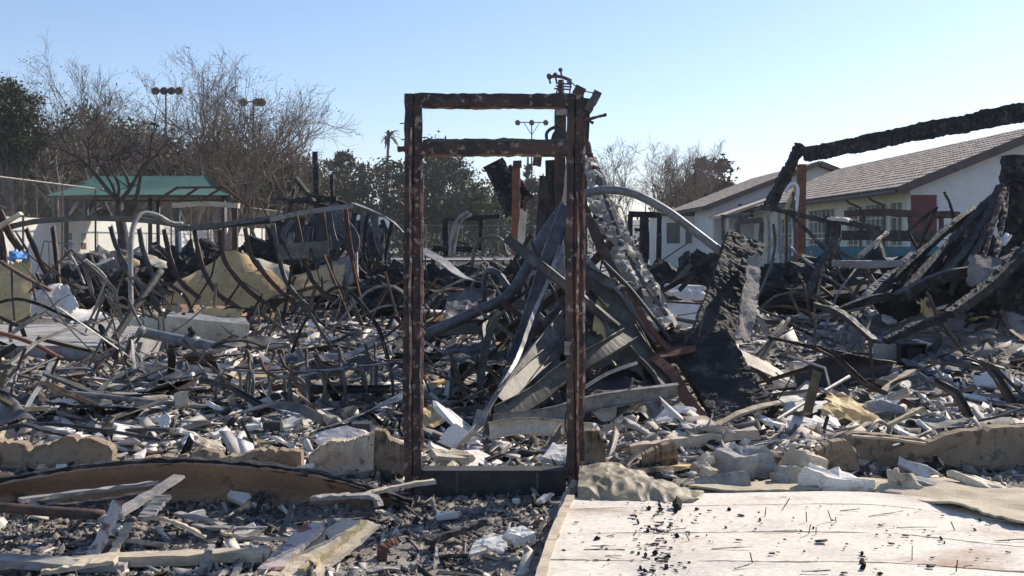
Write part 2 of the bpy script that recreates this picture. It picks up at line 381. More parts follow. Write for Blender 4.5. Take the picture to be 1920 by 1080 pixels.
# ------------------------------------------------------------------ school building
def wall_open(axis, c, t, a0, a1, z0, z1, holes, mb):
    """wall along an axis with rectangular openings (a,b,za,zb)"""
    def bx(a, b, za, zb):
        if b - a < 1e-4 or zb - za < 1e-4: return
        if axis == 'y': mb.box((c, a, za), (c + t, b, zb))
        else: mb.box((a, c, za), (b, c + t, zb))
    cur = a0
    for (a, b, za, zb) in sorted(holes):
        bx(cur, a, z0, z1); bx(a, b, z0, za); bx(a, b, zb, z1); cur = b
    bx(cur, a1, z0, z1)
def window(parent, a, b, za, zb, c, cols, rws, m='cream_paint'):
    """window in a wall that runs along Y at x = c: frame, each pane and its muntins"""
    fr = MB(); t = .05
    fr.box((c - .03, a, za), (c + .09, a + t, zb)); fr.box((c - .03, b - t, za), (c + .09, b, zb))
    fr.box((c - .03, a + t, za), (c + .09, b - t, za + t)); fr.box((c - .03, a + t, zb - t), (c + .09, b - t, zb))
    w = fr.build('window', m, parent)
    MB().box((c - .09, a - .05, za - .07), (c + .06, b + .05, za - .002)).build('sill', m, w)
    dy = (b - a - 2 * t) / cols; dz = (zb - za - 2 * t) / rws
    mu = MB()
    for i in range(1, cols): y = a + t + i * dy; mu.box((c, y - .018, za + t), (c + .07, y + .018, zb - t))
    for j in range(1, rws):
        z = za + t + j * dz
        for i in range(cols): mu.box((c + .005, a + t + i * dy + .018, z - .015), (c + .065, a + t + (i + 1) * dy - .018, z + .015))
    mu.build('muntins', m, w)
    for i in range(cols):
        for j in range(rws):
            MB().box((c + .03, a + t + i * dy + .019, za + t + j * dz + .016), (c + .04, a + t + (i + 1) * dy - .019, za + t + (j + 1) * dz - .016)).build('pane', 'glass', w)
def gable_house(name, label, X0, X1, Y0, Y1, ze, zr, holes, tiles, wallm, gm):
    th = thing(name, label, 'building', ((X0 + X1) / 2, (Y0 + Y1) / 2, 0))
    mb = MB(); wall_open('y', X0, .25, Y0 + .2485, Y1 - .2515, 0, ze, holes, mb); sw = mb.build('side_wall', wallm, th)
    mb = MB(); mb.box((X1 - .25, Y0 + .2485, 0), (X1, Y1 - .2515, ze)); mb.build('side_wall', wallm, th)
    xm = (X0 + X1) / 2
    for yy in (Y0 - .003, Y1 - .25):
        pl = [(X0, 0), (X1, 0), (X1, ze), (xm, zr - .12), (X0, ze)]
        v = [(x, yy, z) for x, z in pl] + [(x, yy + .25, z) for x, z in pl]
        f = [(0, 1, 2, 3, 4), (9, 8, 7, 6, 5)] + [(i, i + 5, (i + 1) % 5 + 5, (i + 1) % 5) for i in range(5)]
        obj('gable_wall', v, f, gm, th)
    sl = (zr - ze) / (xm - X0); oh = .55
    roof = None
    for sgn in (-1, 1):
        xe = X0 - oh if sgn < 0 else X1 + oh; zee = ze - sl * oh + .08
        a = [(xe, Y0 - .45, zee), (xm, Y0 - .45, zr + .08), (xm, Y1 + .45, zr + .08), (xe, Y1 + .45, zee)]
        v = a + [(x, y, z - .10) for x, y, z in a]
        f = [(0, 1, 2, 3), (7, 6, 5, 4)] + [(i, i + 4, (i + 1) % 4 + 4, (i + 1) % 4) for i in range(4)]
        r = obj('roof', v, f, 'fascia', th)
        if sgn < 0: roof = r
    # tiles in courses on the slope in view
    n_c = int((xm - X0 + oh) / .33); n_y = int((Y1 - Y0 + .9) / .26)
    ux, uz = 1 / math.hypot(1, sl), sl / math.hypot(1, sl)
    tl = (xm - (X0 - oh)) / n_c * 1.12 / ux
    prof = [(0, 0), (.045, .035), (.13, .048), (.215, .035), (.26, 0)]
    tv, tf = [], []
    for k, s in enumerate((0, tl)):
        for y, z in prof: tv.append((s * ux - uz * z, y, s * uz + ux * z + (.035 if k == 0 else .0)))
    n5 = len(prof); tf = [(i, i + 1, i + 1 + n5, i + n5) for i in range(n5 - 1)] + [tuple(range(n5))]
    tf += [(n5, 2 * n5 - 1, n5 - 1, 0)]
    tv = np.array(tv); me = bpy.data.meshes.new('roof_tile'); me.from_pydata(tv.tolist(), [], [q[::-1] for q in tf]); me.materials.append(MATS['tile'])
    cells = []
    for j in range(n_y):
        for i in range(n_c):
            x = X0 - oh + i * (xm - X0 + oh) / n_c; z = ze - sl * oh + .083 + (x - X0 + oh) * sl
            cells.append((x, Y0 - .45 + j * .26, z))
    rest = MB(); nf = []
    for q, (x, y, z) in enumerate(cells):
        jx = random.uniform(-.012, .012); jz = random.uniform(0, .012)
        if q < tiles:
            o = bpy.data.objects.new('roof_tile', me); sc.collection.objects.link(o); o.parent = roof
            o.location = np.array([x + jx, y, z + jz]) - WORLD[roof.name]
        else:
            rest.add(tv + np.array([x + jx, y, z + jz]), [w[::-1] for w in tf])
    if rest.n: rest.build('roof_tiling', 'tile', roof, kind='stuff')
    # barge board along the near rake, gutter along the eave
    mb = MB()
    for sgn in (-1, 1):
        xe = X0 - oh if sgn < 0 else X1 + oh
        v, f = sweep([(xe, Y0 - .50, ze - sl * oh + .02), (xm, Y0 - .50, zr + .02)], rect(.05, .26), (0, 0, 1)); mb.add(v, f)
    mb.build('barge_board', 'fascia', th)
    v, f = sweep([(X0 - oh - .06, Y0 - .4, ze - sl * oh - .02), (X0 - oh - .06, Y1 + .4, ze - sl * oh - .02)], circ(.06, 8)); obj('gutter', v, f, 'fascia', th)
    return th, sw
h1 = [(31.55, 32.65, .9, 2.85), (33.1, 34.9, .9, 2.85), (35.6, 36.8, .9, 2.85), (38.2, 41.6, .9, 2.85), (43.0, 46.5, .9, 2.85)]
sch, sw = gable_house('school_building', 'school block with tiled gable roof, cream window wall and red brick corner panel', 12.4, 21.4, 31, 51, 3.32, 5.15, h1, 300, 'cream_paint', 'white_paint')
for (a, b, za, zb), c in zip(h1, (2, 4, 2, 6, 6)): window(sw, a, b, za, zb, 12.4, c, 4)
for yy in (33.0, 35.25, 42.2):
    v, f = sweep(cr([(11.8, yy, 3.05), (11.95, yy, 2.9), (12.28, yy, 2.75), (12.33, yy, 2.5), (12.33, yy, .1)], 6), circ(.04, 8)); obj('downpipe', v, f, 'fascia', sch, smooth=True)
mb = MB().box((12.42, 30.95, .0), (13.2, 30.996, 3.0)); pan = mb.build('brick_panel', 'mortar', sch)
bm0 = None
for r in range(40):
    for c in range(4 if r % 2 == 0 else 5):
        x0 = 12.425 + c * .194 - (0 if r % 2 == 0 else .097); x1 = min(x0 + .184, 13.197); x0 = max(x0, 12.425)
        if x1 - x0 < .03: continue
        dy = random.uniform(0, .006)
        MB().box((x0, 30.925 + dy, .004 + r * .0748), (x1, 30.9495, .069 + r * .0748)).build('brick', 'brick', pan)
# far block behind
hall, sw2 = gable_house('school_hall', 'farther school block with pierced vent in its pale gable', 10.6, 21.6, 52.5, 66, 3.45, 5.6, [], 0, 'white_paint', 'white_paint')
vb = MB().box((11.75, 52.39, 2.35), (12.85, 52.49, 3.65)).build('vent_block', 'white_paint', hall)
for i in range(3):
    for j in range(4):
        MB().box((11.9 + i * .3, 52.375, 2.48 + j * .28), (12.1 + i * .3, 52.389, 2.66 + j * .28)).build('vent_hole', 'dark_hole', vb)
# low porch roof joining the two blocks
pr = thing('porch', 'low tiled porch roof between the two school blocks', 'porch', (13.2, 51.2, 0))
v = [(11.3, 48.5, 3.02), (14.4, 48.5, 4.1), (14.4, 52.2, 4.1), (11.3, 52.2, 3.02)]; v = v + [(x, y, z - .14) for x, y, z in v]
obj('roof', [(x - 1.0, y, z - .2) for x, y, z in v], [(0, 1, 2, 3), (7, 6, 5, 4)] + [(i, i + 4, (i + 1) % 4 + 4, (i + 1) % 4) for i in range(4)], 'tile', pr)
for yy in (48.7, 51.9): MB().box((10.5, yy, 0), (10.62, yy + .12, 2.66)).build('post', 'cream_paint', pr)
# white outbuilding with barred windows
ob = thing('outbuilding', 'small white outbuilding with dark barred windows beyond the arched pipe', 'building', (9.3, 60, 0))
mb = MB(); wall_open('x', 58, .2, 8.5, 11.6, 0, 3.0, [(9.0, 9.8, 1.4, 2.6), (10.1, 10.5, 1.4, 2.6)], mb); mb.build('wall', 'wall_white', ob)
MB().box((8.5, 58.21, 0), (8.7, 61.5, 3.0)).build('wall', 'wall_white', ob)
MB().box((8.3, 57.7, 3.01), (11.8, 61.7, 3.18)).build('roof', 'fascia', ob)
for a, b in ((9.0, 9.8), (10.1, 10.5)):
    w = MB().box((a, 58.12, 1.4), (b, 58.15, 2.6)).build('window', 'glass', ob)
    for k in range(1, int((b - a) / .13)): MB().box((a + k * .13, 57.96, 1.4), (a + k * .13 + .025, 57.985, 2.6)).build('bar', 'fascia', w)
# teal screened fence in front of the school
tf_ = thing('screened_fence', 'low fence with teal fabric screen in front of the school windows', 'fence', (10.3, 27, 0))
for x0 in np.arange(7.4, 11.5, 1.4):
    MB().box((x0, 27, .05), (x0 + 1.39, 27.02, 1.42)).build('screen', 'teal', tf_)
    v, f = sweep([(x0, 27.06, 0), (x0, 27.06, 1.75)], circ(.03, 8)); obj('post', v, f, 'fence_steel', tf_)
v, f = sweep([(7.4, 27.06, 1.62), (13.0, 27.06, 1.62)], circ(.025, 8)); obj('rail', v, f, 'fence_steel', tf_)

# ------------------------------------------------------------------ left: wall, fence, canopy
wl = MB().box((-18.6, 24, 0), (-18.35, 74, 2.45)).build('yard_wall', 'wall_white', label='long white yard wall below the tall chain-link fence', cat='wall')
for zz, y0, m in ((1.25, 41.0, 'blue_plastic'), (1.2, 42.4, 'rust'), (1.6, 41.0, 'teal'), (1.62, 42.4, 'wood_red')):
    MB().box((-18.348, y0, zz), (-18.34, y0 + .5, zz + .28)).build('painted_mark', m, wl)
def chain(name, label, p0, p1, h, step, z0=0.0, mesh=.10, r=.0016, screen=None):
    p0 = np.array(p0, float); p1 = np.array(p1, float); L = np.linalg.norm(p1 - p0); d = (p1 - p0) / L
    t = thing(name, label, 'fence', (*(p0 + p1) / 2, z0))
    n = max(1, round(L / step))
    for i in range(n + 1):
        q = p0 + d * L * i / n
        v, f = sweep([(*q, z0), (*q, z0 + h + .05)], circ(.04, 6)); obj('post', v, f, 'steel_rust' if screen is None else 'fence_steel', t)
    for zz in (h, h * .06):
        v, f = sweep([(*p0, z0 + zz), (*p1, z0 + zz)], circ(.028, 6)); obj('rail', v, f, 'fence_steel', t)
    k = int((L + h) / mesh); V = []; Fq = []
    nrm = np.array([-d[1], d[0]])
    for s in (1, -1):
        for i in range(k):
            a0 = i * mesh - (h if s > 0 else 0)
            ta, za = a0, 0.0; tb, zb = a0 + s * h, h
            pts = []
            lo, hi = max(0, min(ta, tb)), min(L, max(ta, tb))
            if hi - lo < .05: continue
            for tt in (lo, hi):
                zz = (tt - ta) * s if s > 0 else (ta - tt)
                pts.append((tt, min(max(zz, 0), h)))
            b0 = len(V) * 1
            for (tt, zz) in pts:
                q = p0 + d * tt
                V += [(q[0] + nrm[0] * r * s, q[1] + nrm[1] * r * s, z0 + zz - r), (q[0] + nrm[0] * r * s, q[1] + nrm[1] * r * s, z0 + zz + r), (q[0] - nrm[0] * r, q[1] - nrm[1] * r, z0 + zz)]
            Fq += [(b0, b0 + 1, b0 + 4, b0 + 3), (b0 + 1, b0 + 2, b0 + 5, b0 + 4), (b0 + 2, b0, b0 + 3, b0 + 5)]
    obj('wire_mesh', V, np.array(Fq), 'fence_steel', t, kind='stuff')
    return t
chain('chain_link_fence', 'tall chain-link fence with rusty posts above the white yard wall', (-16.6, 25), (-16.6, 72), 3.65, 3.0)
chain('chain_link_fence', 'chain-link fence along the far side of the play yard', (-30, 88), (34, 88), 2.9, 3.2, mesh=.14, r=.006, screen=1)
# green shade canopy
cn = thing('shade_canopy', 'green hipped fabric shade canopy on steel posts', 'canopy', (-14.4, 41.5, 0))
e = [(-18.5, 39.6, 3.36), (-11.1, 39.2, 3.36), (-12.2, 44.0, 3.36), (-19.6, 44.4, 3.36)]; r0, r1 = (-17.5, 41.9, 4.28), (-12.9, 41.7, 4.28)
def hipq(a, b, c, d, nu=14, nv=6): return [[np.array(a), (np.array(a) + b) / 2 - (0, 0, -.03), np.array(b)], [(np.array(a) * .5 + np.array(d) * .5) + (0, 0, -.07), (np.array(a) + b + c + d) / 4 + (0, 0, -.10), (np.array(b) * .5 + np.array(c) * .5) + (0, 0, -.07)], [np.array(d), (np.array(c) + d) / 2, np.array(c)]]
for q in ((e[0], e[1], r1, r0), (e[2], e[3], r0, r1)):
    v, f = sheetm(hipq(*[np.array(x) for x in q]), 14, 7, .012); obj('fabric_panel', v, f, 'canopy', cn)
for a, b, c in ((e[1], e[2], r1), (e[3], e[0], r0)):
    v, f = sheetm([[np.array(a), np.array(b)], [np.array(c) + (0, -.02, 0), np.array(c) + (0, .02, 0)]], 8, 6, .012); obj('fabric_panel', v, f, 'canopy', cn)
for x, y in ((-17.9, 40.0), (-14.5, 39.9), (-11.5, 39.7), (-18.8, 44.0), (-15.6, 43.9), (-12.6, 43.7)):
    v, f = sweep([(x, y, 0), (x, y, 3.42)], circ(.085, 10)); obj('post', v, f, 'black_sheet', cn, smooth=True)
for y, xa, xb in ((39.75, -18.2, -11.2), (43.9, -19.2, -12.4)):
    v, f = sweep([(xa, y, 3.33), (xb, y, 3.33)], circ(.045, 8)); obj('eave_beam', v, f, 'steel', cn)

# ------------------------------------------------------------------ lamp masts, hoops, utility pole
def lamp_mast(px, py, Y, arm, lamps, label, dirs):
    b = P(px, HOR, Y); t = thing('lamp_mast', label, 'light pole', (b[0], Y, 0)); zt = P(px, py, Y)[2]
    v, f = sweep(cr([(b[0], Y, 0), (b[0], Y, zt)], 6), circ(.12, 8), scale=np.linspace(1, .55, 7)); obj('mast', v, f, 'rust' if arm < 1.5 else 'steel', t, smooth=True)
    v, f = sweep([(b[0] - arm, Y, zt - .2), (b[0] + arm, Y, zt - .2)], circ(.06, 6)); obj('crossarm', v, f, 'steel', t)
    if arm > 1.5:
        for s in (-1, 1):
            v, f = sweep([(b[0], Y, zt - 1.6), (b[0] + s * arm * .55, Y, zt - .25)], circ(.04, 6)); obj('brace', v, f, 'steel', t)
    for k in lamps:
        v, f = sweep(cr([(b[0] + k * arm, Y + .25, zt - .1), (b[0] + k * arm, Y, zt - .2), (b[0] + k * arm, Y - .3, zt - .3)], 4), circ(.30, 12), scale=[.4, .5, .7, .9, 1, 1, 1, 1.02, 1.0]); obj('floodlight', v, f, dirs, t, smooth=True)
lamp_mast(311, 165, 80, .85, (-.9, -.1, .6, 1.3), 'rusty floodlight mast carrying four round lamps above the bare trees', 'bark_burnt')
lamp_mast(475, 186, 76, .7, (-1, .5, 1), 'rusty floodlight mast with dark round lamps in front of the spreading bare tree', 'steel')
lamp_mast(997, 226, 110, 1.55, (-1, 0, 1), 'slender lamp mast with braced crossarm far behind the door frame', 'steel')
lamp_mast(68, 290, 70, .2, (0,), 'short rusty lamp post beside the tall chain-link fence', 'steel')
def hoop(px, py, Y, label):
    c = P(px, py, Y); t = thing('basketball_hoop', label, 'basketball hoop', (c[0], Y, 0), 'hoops in the far play yard')
    v, f = sweep(cr([(c[0], Y + 1.2, 0), (c[0], Y + 1.2, 2.9), (c[0], Y + .1, c[2])], 6), circ(.075, 8)); obj('pole', v, f, 'fence_steel', t)
    k = 14; w, h = .72, .5
    out = [(-w * .75, -h), (w * .75, -h), (w, -.15)] + [(w * math.cos(a), -.05 + h * 1.05 * math.sin(a)) for a in np.linspace(.1, math.pi - .1, 11)] + [(-w, -.15)]
    n = len(out); v = [(c[0] + x, Y - .03, c[2] + z) for x, z in out] + [(c[0] + x, Y + .02, c[2] + z) for x, z in out]
    obj('backboard', v, [tuple(range(n)), tuple(range(2 * n - 1, n - 1, -1))] + [(i, i + n, (i + 1) % n + n, (i + 1) % n) for i in range(n)], 'white_paint', t)
    a = np.linspace(0, 2 * math.pi, 17); v, f = sweep([(c[0] + .23 * math.cos(q), Y - .35 + .23 * math.sin(q), c[2] - .38) for q in a], circ(.018, 5)); obj('rim', v, f, 'rust_orange', t)
hl = 'white fan-shaped basketball backboard on a pole across the play yard'
hoop(675, 416, 66, hl); hoop(711, 420, 66, hl)
up = thing('utility_pole', 'burnt utility pole with twisted crossarms and insulators', 'utility pole', (*P(1052, HOR, 40)[:2], 0))
v, f = sweep(cr([P(1054, 700, 40) * (1, 1, 0), P(1052, 150, 40)], 8), circ(.16, 10), scale=np.linspace(1.1, .75, 9)); obj('pole', v, f, 'bark_burnt', up, smooth=True)
def upart(nm, pts, r, m='steel_rust', n=6): v, f = sweep(cr(PL(pts, 39.7), 4), circ(r, n)); obj(nm, v, f, m, up)
upart('crossarm', [(1026, 146), (1040, 143), (1055, 145), (1070, 151)], .07)
for y0, a, b in ((157, 1043, 1070), (162, 1042, 1072), (167, 1039, 1070)): upart('wire_rack', [(a, y0 - 1), (b, y0 + 1)], .035)
upart('rack_post', [(1049, 153), (1043, 176)], .03); upart('rack_post', [(1071, 154), (1068, 176)], .03)
upart('guy_wire', [(1070, 153), (1080, 162), (1092, 170), (1118, 175)], .025)
for x, y0, y1 in ((1029, 142, 157), (1041, 140, 156), (1051, 131, 147), (1030, 142, 148)):
    upart('insulator', [(x, y0), (x + 3, y1)], .04); 
    c = P(x, y0, 39.7); v, f = sweep([c - (0, 0, .08), c, c + (0, 0, .08)], circ(.1, 8), scale=[.5, 1, .5]); obj('insulator', v, f, 'steel_rust', up)
v, f = boxm(*[tuple(q) for q in (P(1063, 158, 39.8), P(1072, 148, 39.5))]); obj('transformer_bracket', v, f, 'steel', up)

# ------------------------------------------------------------------ trees
def frustum(p0, p1, r0, r1, n):
    d = p1 - p0; d = d / (np.linalg.norm(d) + 1e-9); u = np.array([0, 0, 1.]) if abs(d[2]) < .9 else np.array([1., 0, 0])
    s = np.cross(d, u); s /= np.linalg.norm(s); u = np.cross(s, d)
    a = np.arange(n) * 2 * math.pi / n; ring = np.cos(a)[:, None] * s + np.sin(a)[:, None] * u
    return np.vstack([p0 + ring * r0, p1 + ring * r1])
def leaves(centers, per, sp, size, r):
    c = np.repeat(np.asarray(centers, float), per, axis=0); n = len(c)
    c = c + r.normal(0, 1, (n, 3)) * (np.asarray(sp) if np.ndim(sp) else sp)
    a = r.normal(0, 1, (n, 3)); a /= np.linalg.norm(a, axis=1)[:, None]; b = np.cross(a, r.normal(0, 1, (n, 3))); b /= (np.linalg.norm(b, axis=1)[:, None] + 1e-9)
    s = (size * r.uniform(.5, 1.3, n))[:, None]
    v = np.stack([c - a * s, c + b * s * .45, c + a * s, c - b * s * .45], 1).reshape(-1, 3)
    return v, np.arange(n * 4).reshape(n, 4)
def bare_tree(name, label, px, Y, top, spread, seed, bark='bark', lean=0.0, leafn=0, leafm='leaf_sparse', stems=1, fork=.28, levels=4, group=None, twigs=1.0, tr=.16, z0=0.0):
    r = np.random.default_rng(seed); base = P(px, HOR, Y) * (1, 1, 0) + (0, 0, z0); h = P(px, top, Y)[2] - z0
    t = thing(name, label, 'tree', tuple(base), group)
    TV, TF, CV, CF, tips = [], [], [], [], []
    def seg(p0, p1, r0, r1, lv):
        n = 7 if lv == 0 else 5 if lv == 1 else 3
        V, Fc = (TV, TF) if lv < 2 else (CV, CF)
        o = sum(len(x) for x in V) if False else (cnt[0] if lv < 2 else cnt[1])
        V.append(frustum(p0, p1, r0, r1, n)); k = n
        for j in range(n): Fc.append((o + j, o + (j + 1) % n, o + k + (j + 1) % n, o + k + j))
        if lv < 2: cnt[0] += 2 * n
        else: cnt[1] += 2 * n
    cnt = [0, 0]
    def grow(p, d, L, rad, lv):
        n = 5 if lv < 2 else 3; pts = [p]; rr = [rad]
        for i in range(n):
            d = d + r.normal(0, .13 + .05 * lv, 3) + np.array([0, 0, .05 if lv else .03]); d /= np.linalg.norm(d)
            pts.append(pts[-1] + d * L / n); rr.append(rad * (1 - .62 * (i + 1) / n))
        for i in range(n): seg(pts[i], pts[i + 1], rr[i], rr[i + 1], lv)
        if lv >= levels: tips.append(pts[-1]); return
        k = int(round((5 if lv == 0 else 5 if lv == 1 else 5 * twigs) * r.uniform(.8, 1.2)))
        for c in range(k):
            u = (fork if lv == 0 else .22) + (1 - (fork if lv == 0 else .22)) * (c + r.uniform(.2, .9)) / k
            i = min(n - 1, int(u * n)); q = pts[i] + (pts[i + 1] - pts[i]) * (u * n - i)
            ax = r.normal(0, 1, 3); ax -= d * np.dot(ax, d); ax /= np.linalg.norm(ax) + 1e-9
            w = r.uniform(.45, 1.0) * spread; nd = d * (1 - .2 * w) + ax * w; nd[2] += .12; nd /= np.linalg.norm(nd)
            grow(q, nd, L * r.uniform(.48, .72) * (1.15 - .35 * u), max(rr[i] * .62, .011), lv + 1)
    for s in range(stems):
        d = np.array([lean + (r.normal(0, .28) if stems > 1 else 0), r.normal(0, .08), 1.]); d /= np.linalg.norm(d)
        grow(base + r.normal(0, .1, 3) * (1, 1, 0) * (stems > 1), d, h * .62, tr * r.uniform(.8, 1.1), 0)
    allv = np.concatenate(TV + CV); zt = np.percentile(allv[:, 2], 99.7); k = (h + z0 - base[2]) / max(.1, zt - base[2])
    sc_ = np.array([k, k, k]); fx = lambda a: base + (np.concatenate(a) - base) * sc_
    obj('trunk', fx(TV), TF, bark, t, smooth=True)
    cw = obj('crown', fx(CV), CF, 'twig', t)
    if leafn:
        tp = base + (np.array(tips) - base) * sc_; tp = tp[r.integers(0, len(tp), max(1, leafn // 6))]
        v, f = leaves(tp, 6, .25, .065, r); obj('leaves', v, f, leafm, cw, kind='stuff')
    return t
def leafy_tree(name, label, px, Y, top, wpx, seed, m='leaf_oak', bark='bark', bottom=.18, clumps=60, per=110, size=.22, shape='round', group=None, z0=0.0, lean=0):
    r = np.random.default_rng(seed); base = P(px, HOR, Y) * (1, 1, 0) + (0, 0, z0); h = P(px, top, Y)[2] - z0; w = wpx / F * Y / 2
    t = thing(name, label, 'tree', tuple(base), group)
    cs = []
    while len(cs) < clumps:
        q = r.uniform(-1, 1, 3)
        if shape == 'round':
            if np.linalg.norm(q) > 1: continue
            if np.linalg.norm(q) < .45 and r.random() < .6: continue
        elif shape == 'cone':
            if math.hypot(q[0], q[1]) > (1 - (q[2] + 1) / 2) * .95 + .08: continue
        elif shape == 'umbrella':
            if math.hypot(q[0], q[1]) > 1 or abs(q[2] - .75 * (1 - q[0] ** 2) + .35) > .38: continue
        z = h * bottom + (q[2] + 1) / 2 * h * (1 - bottom) * .97
        cs.append(base + np.array([q[0] * w + lean * z, q[1] * w * .8, z]))
    cs = np.array(cs); cl = min(w, h) * .19
    mb = MB(); v, f = sweep(cr([base, base + (lean * h * .4 + r.normal(0, .1), 0, h * .45), base + (lean * h * .8, 0, h * .8)], 6), circ(max(.08, h * .022), 8), scale=np.linspace(1.2, .35, 13)); mb.add(v, f)
    for c in cs[::4]:
        u = r.uniform(.25, .65); a = base + np.array([lean * h * u, 0, h * u])
        v, f = sweep(cr([a, (a + c) / 2 + r.normal(0, .15, 3) + (0, 0, -.1), c], 3), circ(h * .007, 5), scale=np.linspace(1, .4, 7)); mb.add(v, f)
    mb.build('trunk', bark, t, smooth=True)
    keep = r.integers(int(per * .5), int(per * 1.4), len(cs)); V = []
    for c, k in zip(cs, keep):
        v, _ = leaves([c], int(k), np.array([cl, cl, cl * .75]) * r.uniform(.6, 1.25), size, r); V.append(v)
    V = np.concatenate(V); obj('crown', V, np.arange(len(V)).reshape(-1, 4), m, t)
    return t
def palm(label, px, Y, top, seed, frond=2.2, lean=.02):
    r = np.random.default_rng(seed); base = P(px, HOR, Y) * (1, 1, 0); h = P(px, top, Y)[2]
    t = thing('palm_tree', label, 'palm', tuple(base))
    tp = base + np.array([lean * h, 0, h]); v, f = sweep(cr([base, base + (lean * h * .3, 0, h * .5), tp], 8), circ(.22, 8), scale=np.linspace(1.2, .7, 17)); obj('trunk', v, f, 'bark', t, smooth=True)
    mb = MB()
    for k in range(26):
        a = r.uniform(0, 2 * math.pi); e = r.uniform(-.7, 1.1); d = np.array([math.cos(a) * math.cos(e) + .35, math.sin(a) * math.cos(e), math.sin(e)])
        p = cr([tp, tp + d * frond * .5 + (0, 0, .15), tp + d * frond + (0, 0, -.5)], 4)
        v, f = sweep(p, rect(.34, .02), scale=[.3, .8, 1, 1, .95, .8, .6, .4, .12]); mb.add(v, f)
    mb.build('crown', 'leaf_dark', t)
def burnt_tree():
    r = np.random.default_rng(24); t = thing('burnt_tree', 'black burnt tree with forked bare limbs in front of the green canopy', 'tree', tuple(P(232, HOR, 33) * (1, 1, 0)))
    Lm = [([(236, 530), (232, 450), (224, 400), (224, 368)], .20, .14), ([(224, 385), (205, 360), (170, 318), (140, 292), (112, 280), (88, 276)], .085, .02), ([(226, 378), (246, 350), (262, 322), (285, 296), (318, 284)], .085, .02), ([(230, 402), (254, 372), (262, 340), (264, 322)], .09, .05),
          ([(218, 378), (212, 350), (190, 312), (168, 272), (158, 232)], .065, .015), ([(222, 372), (222, 345), (205, 310), (200, 270)], .06, .02), ([(264, 325), (280, 296), (284, 262), (296, 235)], .07, .015), ([(170, 318), (166, 286), (168, 255)], .05, .015), ([(245, 350), (232, 320), (214, 300)], .06, .02), ([(140, 292), (122, 268), (112, 240)], .04, .01)]
    mb = MB(); cw = MB()
    for pts, r0, r1 in Lm:
        p = cr(PL(pts, 33, 33 + r.normal(0, .5)), 5); v, f = sweep(p, circ(1, 7), scale=np.linspace(r0, r1, len(p))); mb.add(v, f)
        for k in range(6 if r0 < .19 else 1):
            q = p[r.integers(len(p) // 2, len(p))]; d = r.normal(0, 1, 3) * (1, .7, .6) + (0, 0, .7); d /= np.linalg.norm(d); L = r.uniform(.5, 1.4)
            w = [q, q + d * L * .5 + r.normal(0, .08, 3), q + d * L + r.normal(0, .15, 3)]; v, f = sweep(cr(w, 3), circ(1, 4), scale=np.linspace(.028, .007, 7)); cw.add(v, f)
            for _ in range(4):
                d2 = d + r.normal(0, .6, 3); d2 /= np.linalg.norm(d2); b = w[1] if r.random() < .5 else w[2]; v, f = sweep(cr([b, b + d2 * L * .3, b + d2 * L * .6 + r.normal(0, .08, 3)], 2), circ(1, 3), scale=np.linspace(.014, .005, 5)); cw.add(v, f)
    mb.build('trunk', 'bark_burnt', t, smooth=True); cw.build('crown', 'bark_burnt', t)
# left group
leafy_tree('pine_tree', 'dark rounded pine crown beyond the tall chain-link fence', 18, 56, 150, 118, 11, 'leaf_dark', bottom=.52, clumps=70, per=190, size=.12)
bare_tree('sycamore_tree', 'tall sparse tree with few yellow leaves and pale twisting limbs', 118, 58, 84, .72, 21, 'bark_pale', leafn=1500, stems=3, levels=4, twigs=.9)
bare_tree('sycamore_tree', 'thin bare tree with a single upright leader beside the pine', 85, 54, 118, .6, 25, 'bark_pale', leafn=200, stems=1, levels=4, tr=.13)
bare_tree('sycamore_tree', 'slender bare tree with fine pinkish twigs between larger trees', 245, 60, 118, .6, 22, 'bark_pale', leafn=250, stems=2, levels=4)
bare_tree('sycamore_tree', 'wide spreading bare tree with many dark ascending limbs', 415, 60, 108, .8, 23, 'bark', leafn=1500, stems=5, levels=4, tr=.18, twigs=.95)
bare_tree('sycamore_tree', 'low wide bare tree leaning out past the floodlight mast', 500, 62, 170, .85, 27, 'bark', leafn=700, stems=3, levels=4, tr=.16, lean=.14)
bare_tree('sycamore_tree', 'twiggy bare tree filling the gap between the two floodlight masts', 355, 64, 130, .7, 29, 'bark', leafn=500, stems=2, levels=4, tr=.14, twigs=.7)
burnt_tree()
tb = 'understorey trees behind the bare trees'
for k, (px, Y, top, w, m) in enumerate([(50, 74, 258, 180, 'leaf_dark'), (160, 78, 205, 160, 'leaf_olive'), (245, 80, 232, 170, 'leaf_olive'), (335, 82, 244, 170, 'leaf_brown'), (430, 84, 250, 170, 'leaf_olive'), (525, 86, 278, 150, 'leaf_brown'), (-90, 70, 230, 170, 'leaf_dark'), (110, 84, 250, 170, 'leaf_dark'), (290, 86, 262, 180, 'leaf_dark'), (470, 90, 285, 190, 'leaf_dark')]):
    kind = {'leaf_dark': 'dark evergreen', 'leaf_olive': 'olive green', 'leaf_brown': 'scorched brown'}[m]
    leafy_tree('shade_tree', 'bushy %s tree in the dense row behind the bare trees' % kind, px, Y, top, w, 40 + k, m, bottom=.02, clumps=135, per=110, size=.22, group='%s %s' % (kind, tb))
